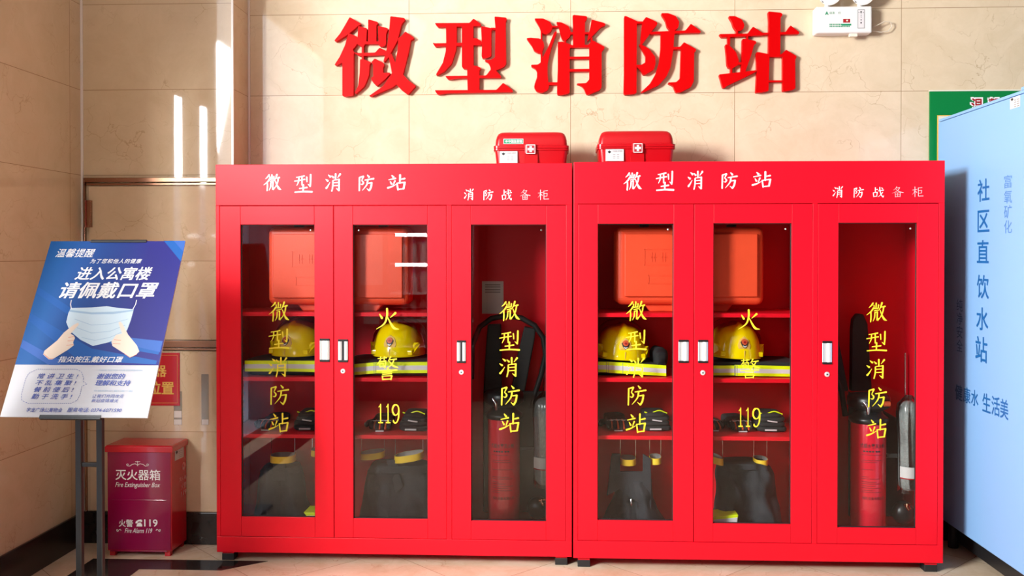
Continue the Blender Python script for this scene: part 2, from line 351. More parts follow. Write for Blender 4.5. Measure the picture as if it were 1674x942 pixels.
def brush(mb, ch, pl, a0, a1, b0, b1, fat=1.0, lift=.001, mi=0):
    def sp(pts):
        if len(pts) == 2: ctl = [pts[0], tuple((p+q)/2 for p, q in zip(*pts)), pts[1]]
        else: ctl = pts
        out = []
        for i in range(len(ctl)-1):
            p0 = ctl[max(0, i-1)]; p1 = ctl[i]; p2 = ctl[i+1]; p3 = ctl[min(len(ctl)-1, i+2)]
            for k in range(5):
                t = k/5
                out.append(tuple(.5*((2*p1[j]) + (-p0[j]+p2[j])*t + (2*p0[j]-5*p1[j]+4*p2[j]-p3[j])*t*t + (-p0[j]+3*p1[j]-3*p2[j]+p3[j])*t**3) for j in range(3)))
        out.append(ctl[-1]); return out
    for k, st_ in enumerate(KAI[ch]):
        q = sp(st_); le = []; ri = []
        for i, (x, y, w) in enumerate(q):
            a = q[max(0, i-1)]; b = q[min(len(q)-1, i+1)]; dx, dy = b[0]-a[0], b[1]-a[1]; l = math.hypot(dx, dy) or 1
            nx, ny = -dy/l*w/2*fat, dx/l*w/2*fat
            le.append((x+nx, y+ny)); ri.append((x-nx, y-ny))
        def P(p): return pl.P(a0+(a1-a0)*p[0]/100, b0+(b1-b0)*p[1]/100, lift + k*.00002)
        n = len(q); vs = [P(p) for p in le] + [P(p) for p in ri]
        fs = [(i, i+1, n+i+1, n+i) for i in range(n-1)]
        # rounded ends
        for e, s2 in ((0, -1), (n-1, 1)):
            x, y, w = q[e]; a = q[e-1] if s2 > 0 else q[e+1]; dx, dy = x-a[0], y-a[1]; l = math.hypot(dx, dy) or 1
            o = len(vs); vs.append(P((x+dx/l*w*.38*fat, y+dy/l*w*.38*fat))); fs.append((e, n+e, o))
        mb.add(vs, fs, mi)
def brush_px(mb, ch, pl, x0, y0, x1, y1, **k):
    xm = (x0+x1)/2; ym = (y0+y1)/2
    a0, _ = pl.px(x0, ym); a1, _ = pl.px(x1, ym); _, bt = pl.px(xm, y0); _, bb = pl.px(xm, y1)
    brush(mb, ch, pl, a0, a1, bb, bt, **k)

# ================================================================== THE SETTING
XL = -2.172; YP = .225; YW = .435; XP = -1.466; XR = 3.3; YB = -7.6; ZT = 3.3
struct(MB().box(XL-.2, XR+.2, YB-.2, YW+.2, -.12, 0).build('floor', M['floor']))
struct(MB().box(XL-.2, XR+.2, YB-.2, YW+.2, ZT, ZT+.12).build('ceiling', M['ceil']))
struct(MB().box(XP-.02, XR+.2, YW, YW+.2, 0, ZT).build('wall_back', M['wall']))
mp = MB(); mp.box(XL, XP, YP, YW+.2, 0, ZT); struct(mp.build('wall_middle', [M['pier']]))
# left wall with its glazed openings towards the street
ml = MB()
ml.box(XL-.04, XL, -.81, YW+.2, 0, ZT)
ml.box(XL-.04, XL, -1.19, -1.0, 0, ZT); ml.box(XL-.04, XL, -1.47, -1.385, 0, ZT)
ml.box(XL-.04, XL, -1.0, -.81, 2.25, ZT); ml.box(XL-.04, XL, -1.385, -1.19, 2.25, ZT); ml.box(XL-.04, XL, -3.75, -1.47, 3.14, ZT)
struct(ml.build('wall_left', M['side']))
mg = MB(); mg.box(XL-.2, XL, YB-.2, -3.75, 0, ZT); mg.box(XL-.2, XL, -3.75, -3.06, 0, 1.72); mg.box(XL-.2, XL, -3.06, -1.47, -.1, .05); mg.box(XL-.06, XL, -1.95, -1.47, 0, 1.80); struct(mg.build('wall_left_far_and_blocker', M['greywall']))  # last low panel is an unseen blocker added to keep daylight off the poster
# granite wall and pavement outside the low window
struct(MB().box(-3.9, -3.7, -10.5, -.2, -.1, 2.0).build('wall_outside', M['granite']))
struct(MB().box(-3.7, -3.672, -10.5, -.2, 1.17, 1.335).build('trim_6', M['base']))
struct(MB().box(-3.9, XL-.2, -10.5, -.2, -.12, -.02).build('ground_outside', M['granite']))
struct(MB().box(XL, XR, YB-.2, YB, 0, ZT).build('wall_front', M['duskwall']))
struct(MB().box(XR, XR+.2, YB, YW, 0, ZT).build('wall_right', M['duskwall']))
# baseboards
bh = at(128, 835, YP).z
struct(MB().box(XL, XP, YP-.012, YP, 0, bh).build('baseboard_middle', M['base'], bevel=.002))
struct(MB().box(XL, XL+.012, -.81, YP-.012, 0, bh).build('baseboard_left', M['base'], bevel=.002))
struct(MB().box(XP, XR, YW-.012, YW, 0, bh).build('baseboard_back', M['base'], bevel=.002))
# pale trims at the inner corner and at the two edges of the pier
struct(MB().box(XL, XL+.010, YP-.010, YP, bh, ZT).build('trim_1', M['trimw'], bevel=.002))
struct(MB().box(XP-.008, XP+.0015, YP-.0015, YP+.008, bh, ZT).build('trim_2', M['trimw']))
struct(MB().box(XP, XP+.010, YW-.010, YW, bh, ZT).build('trim_3', M['trimw'], bevel=.002))
# dark marble inlay bands in the floor
mf = MB()
yb0, yb1 = fl(300, 932).y, fl(300, 916).y
xe = fl(450, 905).x
mf.prism([(XL+.16, yb1), (xe, yb1), (xe-.16, yb0), (XL+.42, yb0), (XL+.42, -4.0), (XL+.16, -4.0)], lambda x, y, d: (x, y, d), 0, .0012)
struct(mf.build('trim_4', M['darkstone']))
q = fl(383, 952); md = MB(); md.prism([(q.x-.08, q.y), (q.x, q.y-.05), (q.x+.08, q.y), (q.x, q.y+.05)], lambda x, y, d: (x, y, d), 0, .0012)
struct(md.build('trim_5', M['darkstone']))

# service door in the pier: bronze frame round tiled leaves
PP = Plane((0, YP, 0), (1, 0, 0), (0, 0, 1))
zt0 = at(240, 291, YP).z; zt1 = at(240, 301, YP).z; xa = XL+.012; xb = at(147, 430, YP).x
mr1 = at(300, 557, YP).z; mr0 = at(300, 572, YP).z
dd = MB()
dd.box(xa+.004, xb-.014, YP-.018, YP, bh, zt0); dd.box(xb-.014, XP-.004, YP-.018, YP, zt1+.008, zt0); dd.box(xb-.010, XP-.012, YP-.013, YP-.001, zt1-.006, zt1+.004)
dd.box(xb-.012, XP-.004, YP-.015, YP, mr0+.013, mr1); dd.box(xb-.012, XP-.004, YP-.020, YP, mr0, mr0+.008)
dr = struct(dd.build('door_1', M['bronze'], bevel=.0015))
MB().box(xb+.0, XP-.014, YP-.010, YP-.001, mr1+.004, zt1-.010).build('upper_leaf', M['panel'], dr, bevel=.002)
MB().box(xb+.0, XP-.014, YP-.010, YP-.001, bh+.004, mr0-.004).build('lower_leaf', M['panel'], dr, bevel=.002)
hz0, hz1 = at(148, 372, YP).z, at(148, 328, YP).z; hx0, hx1 = at(143, 350, YP).x, at(153, 350, YP).x
hb = MB(); hb.box(hx0, hx1, YP-.026, YP-.008, hz0, hz1); hb.cyl((hx0+.004, YP-.028, hz0), (hx0+.004, YP-.028, hz1), .006, n=12)
hb.build('hinge', M['bronze'], dr, bevel=.001)

# ================================================================== WALL SIGN
SIGN = [
 ('微', (540, 15), [
  [(198,80),(320,152),(300,165),(282,172),(210,235),(160,272),(55,335),(40,322),(100,250),(150,165)],
  [(185,245),(230,262),(280,285),(278,340),(270,365),(228,415),(245,440),(240,470),(238,880),(220,888),(150,898),(122,890),(122,545),(60,580),(42,572),(95,490),(150,370)],
  [(285,172),(375,195),(368,335),(340,385),(318,385),(270,355),(280,285)],
  [(388,103),(485,130),(488,150),(472,165),(472,335),(385,335),(388,150)],
  [(340,330),(500,330),(500,358),(345,358)],
  [(488,170),(590,195),(588,215),(572,250),(570,365),(540,388),(510,385),(495,365)],
  [(322,375),(342,375),(342,525),(322,525)],
  [(232,438),(270,450),(460,445),(505,395),(570,425),(580,470),(300,482),(270,465)],
  [(305,512),(345,515),(420,545),(402,570),(395,680),(350,790),(262,870),(248,860),(285,790),(300,660)],
  [(420,545),(455,505),(545,550),(555,575),(540,600),(540,655),(605,650),(618,658),(560,720),(475,792),(440,755),(415,712),(440,690),(438,570)],
  [(615,72),(755,88),(770,105),(730,155),(700,280),(690,320),(625,440),(600,490),(550,545),(545,535),(580,400),(605,200)],
  [(770,228),(858,290),(855,305),(825,318),(805,430),(745,670),(700,750),(640,800),(410,898),(398,890),(540,790),(625,670),(665,560),(690,420),(697,295),(730,275)],
  [(625,450),(665,545),(740,665),(800,730),(878,788),(795,878),(730,830),(675,770),(630,650),(600,490)]]),
 ('型', (700, 15), [
  [(65,142),(425,140),(465,95),(545,155),(535,172),(465,175),(125,183),(100,185)],
  [(43,345),(70,350),(460,342),(460,300),(490,295),(550,330),(550,368),(480,370),(100,380),(75,388)],
  [(182,165),(292,165),(292,345),(285,420),(240,560),(165,640),(85,682),(80,668),(150,550),(180,430),(184,340)],
  [(345,165),(462,165),(465,580),(455,600),(400,615),(365,612),(345,590)],
  [(542,175),(560,175),(660,198),(648,220),(648,480),(600,505),(555,505),(548,480),(552,370),(545,240)],
  [(640,190),(690,190),(690,212),(640,208)],
  [(680,75),(800,85),(808,105),(795,125),(800,560),(780,590),(690,632),(640,630),(640,600),(618,550),(580,530),(585,520),(640,520),(685,495),(690,200)],
  [(400,600),(440,575),(500,582),(545,605),(525,630),(525,840),(405,840),(400,680)],
  [(172,685),(595,680),(640,620),(690,622),(750,690),(745,705),(300,710),(230,722),(205,722)],
  [(65,832),(700,828),(770,755),(865,830),(868,850),(180,862),(105,878),(90,870)]]),
 ('消', (850, 15), [
  [(148,95),(240,95),(310,130),(335,180),(320,225),(275,258),(235,252),(212,215),(200,180)],
  [(212,205),(228,205),(228,325),(212,325)],[(325,172),(400,172),(400,186),(325,186)],
  [(65,298),(105,292),(200,300),(240,330),(250,380),(225,445),(190,452),(145,425),(125,380)],
  [(212,435),(230,435),(230,565),(212,565)],
  [(372,225),(380,235),(330,370),(300,480),(285,560),(282,650),(290,740),(300,790),(285,830),(225,860),(170,845),(145,805),(150,770),(175,700),(175,640),(158,612),(115,588),(115,570),(185,568),(215,545),(235,490),(290,390),(350,240)],
  [(280,750),(395,750),(395,778),(280,778)],
  [(372,130),(430,135),(500,175),(522,230),(515,280),(470,322),(440,318),(425,290),(400,190)],
  [(510,235),(555,235),(555,258),(510,258)],[(455,310),(472,310),(475,355),(455,350)],
  [(540,65),(555,58),(680,70),(692,82),(685,105),(668,125),(665,380),(545,380),(545,170)],
  [(735,105),(865,140),(880,155),(870,170),(830,185),(690,333),(695,290),(720,200)],
  [(655,235),(720,235),(710,255),(655,255)],[(725,295),(745,285),(745,335),(725,335)],
  [(388,335),(440,332),(540,370),(520,395),(510,410),(510,855),(500,865),(425,882),(385,880),(380,850),(388,600)],
  [(515,370),(725,365),(725,392),(515,395)],[(500,487),(725,485),(725,510),(500,512)],[(500,615),(725,612),(725,638),(500,640)],
  [(690,375),(745,318),(870,385),(862,410),(838,435),(838,800),(820,830),(700,880),(680,870),(660,820),(635,790),(582,770),(590,762),(680,758),(712,720),(712,390)]]),
 ('防', (1010, 15), [
  [(65,72),(85,70),(215,130),(195,150),(192,860),(170,870),(75,880),(60,865),(65,650)],
  [(195,125),(275,125),(275,148),(195,148)],
  [(255,125),(290,78),(400,130),(408,150),(350,225),(320,265),(250,360),(232,372),(235,290),(250,150)],
  [(215,360),(250,365),(320,405),(385,490),(388,560),(370,620),(275,675),(260,672),(235,625),(200,600),(190,570),(240,572),(285,545),(285,480),(240,400)],
  [(448,40),(520,40),(595,70),(632,130),(620,190),(580,225),(540,223),(505,180),(490,120),(450,55)],
  [(340,232),(570,222),(695,218),(750,148),(852,225),(850,242),(720,245),(330,258)],
  [(442,235),(590,235),(580,270),(570,420),(540,600),(500,690),(420,780),(250,860),(235,855),(330,765),(390,660),(425,540),(440,400)],
  [(560,388),(640,385),(680,338),(805,410),(800,432),(785,440),(780,740),(750,800),(640,855),(600,858),(585,830),(570,790),(515,762),(520,752),(600,748),(640,710),(650,410),(560,415)]]),
 ('站', (1165, 15), [
  [(165,70),(230,70),(300,105),(328,160),(315,205),(275,225),(240,215),(215,180),(200,130)],
  [(245,210),(262,210),(262,260),(245,260)],
  [(68,255),(360,250),(415,178),(520,248),(520,268),(350,278),(95,290)],[(495,243),(595,240),(595,258),(495,265)],
  [(155,275),(180,275),(180,370),(155,370)],
  [(130,360),(170,368),(240,440),(268,520),(265,570),(200,610),(165,605),(148,570),(142,470)],
  [(255,545),(305,545),(305,568),(255,568)],[(185,595),(202,595),(202,665),(185,665)],
  [(305,305),(340,305),(440,325),(452,345),(425,370),(400,460),(335,645),(290,645),(300,550)],[(350,270),(365,270),(365,320),(350,320)],
  [(65,670),(130,662),(290,645),(450,625),(450,640),(300,715),(150,785),(120,812),(105,805),(85,730)],
  [(572,22),(700,35),(718,48),(715,65),(698,85),(695,475),(715,490),(575,490),(580,120)],
  [(685,235),(755,232),(800,165),(890,235),(888,255),(685,260)],
  [(450,440),(475,440),(585,462),(575,840),(500,855),(450,858),(445,845),(455,650)],
  [(690,470),(720,450),(755,415),(862,480),(860,500),(848,520),(850,810),(835,825),(735,845),(722,835),(722,490)],
  [(565,730),(735,730),(735,745),(565,750)]]),
]
def roundpoly(p, r=11):
    out = []
    for i in range(len(p)):
        a, b, c = Vector(p[i-1]), Vector(p[i]), Vector(p[(i+1) % len(p)])
        d1 = (a-b); d2 = (c-b); q1 = b + d1.normalized()*min(r, d1.length*.3); q2 = b + d2.normalized()*min(r, d2.length*.3)
        out += [q1, (q1+q2)*.25 + b*.5, q2]
    return out
WHERE = ['with narrow strokes, above the door of the cabinet', 'with a broad flat base stroke', 'with three side dots, above a first aid box',
         'between the 消 and 站 characters', 'beside the white emergency light']
ysf = YW - .028
for (ch, (ox, oy), polys), wh in zip(SIGN, WHERE):
    b = MB()
    for k, p in enumerate(polys):
        pts = []
        for x, y in roundpoly(p):
            v = at(ox + x*150/942, oy + y*150/942, ysf); pts.append((v.x, v.z))
        b.prism(pts, lambda x, z, d: (x, d, z), ysf + k*.00004, YW + .001)
    cpt = at(ox+75, oy+140, YW)
    o = b.build('sign_character', M['signred'], origin=cpt, smooth=False)
    tag(o, 'large red raised wall character %s %s' % (ch, wh), 'sign', 'red wall sign characters')

# ================================================================== EMERGENCY LIGHT
yl = YW - .065
el = thing('emergency_light', 'white twin-head emergency light box on the wall right of the red sign', 'emergency light', at(1379, 58, YW-.02))
x0, x1 = at(1334, 30, yl).x, at(1426, 30, yl).x; z1, z0 = at(1379, 10, yl).z, at(1379, 54, yl).z
MB().box(x0, x1, yl, YW, z0, z1).build('housing', M['white'], el, bevel=.008, seg=3)
b = MB(); xk0, xk1 = at(1388, 58, yl+.02).x, at(1401, 58, yl+.02).x; b.box(xk0, xk1, yl+.01, yl+.03, z0-.014, z0+.002); b.build('pull_tab', M['cream'], el, bevel=.002)
PE = Plane((0, yl, 0), (1, 0, 0), (0, 0, 1))
b = MB()
poly_px(b, PE, [(1348.5,24.3),(1351.5,18.3),(1354.6,24.3),(1352.8,24.3),(1351.6,22),(1350.3,24.3)], .001)
b.build('emblem', M['greenink'], el); b = MB()
text_px(b, '应急', PE, 1356, 19, 1364.5, 23, lift=.001); text_px(b, '灯', PE, 1370.5, 19.3, 1374, 23, lift=.001); b.build('name_lettering', M['greenink'], el); b = MB()
for yy in (40, 43.2):
    for k in range(13): rect_px(b, PE, 1356+k*2.6, yy-1, 1357.7+k*2.6, yy+1, .001)
rect_px(b, PE, 1376, 39, 1391.5, 41.8, .0008)
b.build('lettering', M['greenink'], el)
b = MB(); rect_px(b, PE, 1378.2, 31, 1389.6, 37, .001); b.build('indicator', M['redink'], el)
b = MB(); v = at(1384.6, 33.8, yl); b.cyl(v+Vector((0, .0, 0)), v+Vector((0, -.004, 0)), .004, n=16); b.build('button', M['cream'], el)
b = MB(); rect_px(b, PE, 1402, 15.5, 1413.4, 46.5, .001, 0); rect_px(b, PE, 1402.8, 16.3, 1412.6, 45.7, .0013, 1)
for yy, r in ((19.7, 1.2), (22.6, .6), (25.6, .6), (28.3, .6), (32.7, .9), (37.4, 1.1)):
    rect_px(b, PE, 1407.5-r, yy-r, 1407.5+r, yy+r, .0016, 2)
rect_px(b, PE, 1403.5, 20, 1404.7, 21.2, .0016, 2); rect_px(b, PE, 1410.5, 20, 1411.7, 21.2, .0016, 2)
b.build('label_strip', [M['greyink'], M['silver'], M['darkink']], el)
for px in (1356.5, 1410.5):
    c = at(px, -11, yl-.01); b = MB()
    dirv = Vector((-.12, -1, -.35)).normalized()
    R1 = .052
    b.tube([c - dirv*.05, c - dirv*.03, c - dirv*.008, c + dirv*.012, c+dirv*.014, c+dirv*.006], [.02, .040, .050, R1, R1-.006, R1-.008], 28)
    lh = b.build('lamp_head', M['white'], el, smooth=True)
    b = MB(); b.tube([c+dirv*.0065, c+dirv*.008], [R1-.0075, R1-.009], 28); b.build('lamp_lens', M['lampglass'], lh)
    b = MB(); b.cyl(c - dirv*.045, Vector((c.x, YW-.03, z1-.004)), .012, n=12); b.build('lamp_stem', M['white'], lh, smooth=True)
b = MB(); p0 = at(1426, 46, YW-.03)
wp = [p0 + Vector(v) for v in ((-.01, 0, 0), (.02, 0, .012), (.055, .0, .03), (.085, .005, .028), (.092, .01, .008), (.075, .01, -.012), (.04, .005, -.018), (.01, 0, -.014), (-.01, 0, -.012))]
b.tube(wp, .0022, 8); b.build('cord', M['wire'], el, smooth=True)

# ================================================================== FIRE CABINETS
RAIL = .0006
def make_cabinet(yf, e, label):
    """e: pixel measurements of the front face"""
    XX = lambda px: at(px, 560, yf).x
    ZZ = lambda py: at(e['xm'], py, yf).z
    x0, x1 = XX(e['x0']) + e.get('dx', 0), XX(e['x1']); zb, zt = ZZ(e['zb']), ZZ(e['zt'])
    yb = yf + .405
    t = .012
    root = thing('fire_cabinet', label, 'cabinet', ((x0+x1)/2, (yf+yb)/2, 0), 'red fire station cabinets')
    dt, db = ZZ(e['dt']), ZZ(e['db'])
    xs = [(XX(a), XX(b)) for a, b in e['doors']]
    b = MB()
    b.box(x0, x0+t, yf+.001, yb, zb, zt); b.box(x1-t, x1, yf+.001, yb, zb, zt)
    b.box(x0, x1, yb-.008, yb, zb, zt); b.box(x0, x1, yf+.001, yb, zt-.012, zt); b.box(x0, x1, yf+.001, yb, zb, zb+.03)
    b.box(x0, x1, yf, yf+.018, dt, zt); b.box(x0, x1, yf, yf+.018, zb, db)                     # fascia and kick rail
    b.box(x0, xs[0][0], yf, yf+.018, db, dt); b.box(xs[2][1], x1, yf, yf+.018, db, dt)
    xm0, xm1 = xs[1][1], xs[2][0]
    b.box(xm0, xm1, yf, yf+.02, db, dt); xmid = (xm0+xm1)/2
    b.box(xmid-.008, xmid+.008, yf+.02, yb, zb+.01, zt-.01)
    b.box(x0, x1, yf+.03, yf+.05, dt-.01, dt+.02)
    body = b.build('body', M['red'], root, bevel=.0018)
    # perforated shelf uprights
    for xx, sg in ((x0+t, 1), (xmid-.008, -1)):
        for yy in (yf+.10, yf+.31):
            b = MB(); b.box(min(xx, xx+sg*.003), max(xx, xx+sg*.003), yy-.014, yy+.014, zb+.04, zt-.03)
            for k in range(40):
                zk = zb+.08+k*.037
                b.box(min(xx, xx+sg*.0036), max(xx, xx+sg*.0036), yy-.003, yy+.003, zk, zk+.014, 1)
            b.build('shelf_upright', [M['red'], M['black']], root)
    sh = []
    for py in e['shelves']:
        zs = at(e['xm']-100, py, yf+.045).z
        b = MB(); b.box(x0+t+.001, xmid-.009, yf+.045, yb-.009, zs-.017, zs); b.build('shelf', M['red'], root, bevel=.0015); sh.append(zs)
    for lx in (x0+.02, x1-.07):
        for ly in (yf+.012, yb-.07):
            b = MB(); b.box(lx, lx+.05, ly, ly+.05, .026, zb); lg = b.build('leg', M['red'], root, bevel=.001)
            b = MB(); b.box(lx-.0015, lx+.0515, ly-.0015, ly+.0515, 0, .030); b.build('rubber_foot', M['rubber'], lg, bevel=.002)
    # title lettering
    PF = Plane((0, yf, 0), (1, 0, 0), (0, 0, 1))
    for ch, (px0, py0, px1, py1) in e['title']:
        b = MB(); brush_px(b, ch, PF, px0, py0, px1, py1, fat=1.12, lift=.0008); b.build('title_character', M['ink'], root)
    for i, (ch, (px0, py0, px1, py1)) in enumerate(e['sub']):
        b = MB(); brush_px(b, ch, PF, px0, py0, px1, py1, fat=1.1 if i < 3 else .85, lift=.0008); b.build('small_character', M['ink'] if i < 3 else M['inkfade'], root)
    g = .0022
    for k, ((dx0, dx1), (gx0, gx1)) in enumerate(zip(xs, [(XX(a), XX(b)) for a, b in e['glass']])):
        gz1, gz0 = ZZ(e['gt'][k]), ZZ(e['gb'][k])
        dxa, dxb, dza, dzb = dx0+g*.5, dx1-g*.5, db+g, dt-g*1.2
        b = MB(); yd = yf-.0006
        b.box(dxa, gx0, yd, yf+.020, dza, dzb); b.box(gx1, dxb, yd, yf+.020, dza, dzb)
        b.box(gx0+RAIL, gx1-RAIL, yd, yf+.020, gz1, dzb); b.box(gx0+RAIL, gx1-RAIL, yd, yf+.020, dza, gz0)
        # returned lip behind the frame
        b.box(gx0-.02, gx0-.012, yf+.019, yf+.028, dza+.02, dzb-.02); b.box(gx1+.012, gx1+.02, yf+.019, yf+.028, dza+.02, dzb-.02)
        dn = ['left', 'middle', 'right'][k]
        door = b.build('door', M['red'], root, bevel=.0012)
        # black gasket round the pane
        b = MB(); w_ = .003
        for a_ in ((gx0, gx0+w_, gz0, gz1), (gx1-w_, gx1, gz0, gz1), (gx0, gx1, gz1-w_, gz1), (gx0, gx1, gz0, gz0+w_)):
            b.box(a_[0], a_[1], yf+.008, yf+.014, a_[2], a_[3])
        b.build('gasket', M['rubber'], door)
        b = MB(); b.poly([(gx0-.008, yf+.014, gz0-.008), (gx1+.008, yf+.014, gz0-.008), (gx1+.008, yf+.014, gz1+.008), (gx0-.008, yf+.014, gz1+.008)])
        b.build('glass_pane', M['pane'], door)
        PG = Plane((0, yf+.014, 0), (1, 0, 0), (0, 0, 1))
        if k == 1: chars = e['fire']
        else:
            xc, ys_ = e['col'][k]; chars = [(ch, (xc-17, yy-16.5, xc+17, yy+16.5)) for ch, yy in zip('微型消防站', ys_)]
        for ch, bx in chars:
            b = MB(); brush_px(b, ch, PG, *bx, fat=.95, lift=.0008); b.build('glass_character', M['yellow'], door)
        for sx in ((gx1-.022,) if k != 1 or e['x0'] > 900 else (gx0+.022,)):
            b = MB(); superblob(b, (sx, yf+.019, gz1-.024), .004, .004, .004, 1, 1, nu=10, nv=8); b.build('glass_stud', M['white'], door, smooth=True)
        # recessed pull
        if e['handle'][k]:
            hx0, hx1 = XX(e['handle'][k][0]), XX(e['handle'][k][1]); hz1, hz0 = ZZ(e['handle'][k][2]), ZZ(e['handle'][k][3])
            b = MB(); b.box(hx0, hx1, yf-.003, yf-.0007, hz0, hz1, 0)
            b.box(hx0, hx1, yf-.007, yf-.003, hz1-.009, hz1, 0); b.box(hx0, hx1, yf-.007, yf-.003, hz0, hz0+.009, 0)
            hd = b.build('handle', M['black'], door, bevel=.001)
            w2 = hx1-hx0; b = MB()
            def strip(xa_, xb_, curve):
                rows = []
                for q in range(9):
                    u = q/8; xx = xa_+(xb_-xa_)*u; yy = yf-.0045 - curve*sin(pi*u)
                    rows.append((xx, yy))
                for (ax, ay), (bx_, by_) in zip(rows, rows[1:]):
                    b.poly([(ax, ay, hz0+.009), (bx_, by_, hz0+.009), (bx_, by_, hz1-.009), (ax, ay, hz1-.009)])
            if e['hstyle'] == 0 and k != 0: strip(hx0, hx0+w2*.40, .004); strip(hx0+w2*.62, hx1, .003)
            else: strip(hx0, hx0+w2*.12, .001); strip(hx0+w2*.14, hx0+w2*.5, -.001); strip(hx0+w2*.5, hx1, .004)
            b.build('handle_plate', M['chrome'], hd, smooth=True, ang=60)
        if e['lock'][k]:
            lx, ly = XX(e['lock'][k][0]), ZZ(e['lock'][k][1])
            b = MB(); b.tube([(lx, yf, ly), (lx, yf-.004, ly), (lx, yf-.006, ly), (lx, yf-.0062, ly)], [.0105, .0105, .0085, .005], 24)
            lk = b.build('lock', M['chrome'], door, smooth=True)
            b = MB(); b.cyl((lx, yf-.0055, ly), (lx, yf-.0068, ly), .0030, n=16); b.box(lx-.0008, lx+.0008, yf-.0072, yf-.006, ly-.003, ly+.003)
            b.build('keyhole', M['black'], lk)
    return root, dict(x0=x0+t, x1=x1-t, xm=xmid, zf=zb+.03, yb=yb-.008, sh=sh, zt=zt, yf=yf)

def row(chars, boxes): return list(zip(chars, boxes))
EL = dict(x0=351, x1=935, dx=.006, xm=643, zt=268, zb=907, dt=335.5, db=881, doors=[(359.5, 545.5), (545.8, 730), (738.5, 925)],
          glass=[(393.5, 514.5), (577, 699), (770, 893)], gt=[367, 367.3, 367.3], gb=[848, 848.6, 850], shelves=[511, 617.5, 711],
          handle=[(523, 539, 554, 592), (553, 569, 555, 592.5), (747, 761.5, 556, 593)], lock=[None, (560.8, 607.3), (754.3, 608)], hstyle=0,
          title=row('微型消防站', [(430.5, 285, 460, 313), (481, 285, 511, 315), (532, 284, 560, 314), (584, 286, 612, 313), (633, 285.5, 664, 312.5)]),
          sub=row('消防战备柜', [(758.5, 309, 776, 328), (789, 310, 806.5, 327.5), (819.5, 310, 837, 328), (849.5, 310, 867, 327.5), (879, 310, 897.5, 327.5)]),
          fire=[('火', (615, 504, 652, 540)), ('警', (615, 583, 651, 622)), ('1', (616.5, 661, 628, 692)), ('1', (629, 661, 640, 692)), ('9', (640, 661, 654, 692.5))],
          col={0: (456, (510, 554, 601, 646, 692)), 2: (833, (509, 557, 601, 647, 692))})
ER = dict(x0=937.5, x1=1543.5, xm=1240, zt=263.7, zb=917, dt=332.5, db=888, doors=[(945, 1134.3), (1134.6, 1328), (1336.5, 1534)],
          glass=[(977, 1101), (1166, 1294), (1370, 1499)], gt=[365.5, 365, 364.5], gb=[854, 857, 861], shelves=[512.5, 619, 713.5],
          handle=[(1109, 1125.5, 556, 594), (1141, 1157, 556, 594), (1344, 1359.5, 557, 595)], lock=[None, (1149, 610), (1352, 611.5)], hstyle=1,
          title=row('微型消防站', [(1019, 282, 1049, 312), (1072, 280, 1102, 312), (1124, 280, 1152, 311), (1177, 282, 1206, 309), (1229, 280.5, 1261.5, 308)]),
          sub=row('消防战备柜', [(1361, 305, 1379.5, 324), (1394, 306, 1412, 323.5), (1426, 306, 1445, 323.5), (1458, 305, 1477, 323), (1491, 305, 1509.5, 322.5)]),
          fire=[('火', (1207, 506, 1242, 540)), ('警', (1209, 587, 1242, 619)), ('1', (1205.5, 667, 1216, 698)), ('1', (1217.5, 667, 1228, 698)), ('9', (1229, 667, 1244, 698.5))],
          col={0: (1040, (509, 556, 602, 647, 693)), 2: (1433, (511, 558, 604, 650, 702))})
CL, GL = make_cabinet(0.0, EL, 'red steel cabinet with three glass doors, standing beside the extinguisher box')
CRR, GR = make_cabinet(-.02, ER, 'red steel cabinet with three glass doors, standing beside the blue machine')
LD, MD, RD = 'behind the left door', 'behind the middle door', 'behind the right door'
LC, RC = 'of the left cabinet', 'of the right cabinet'

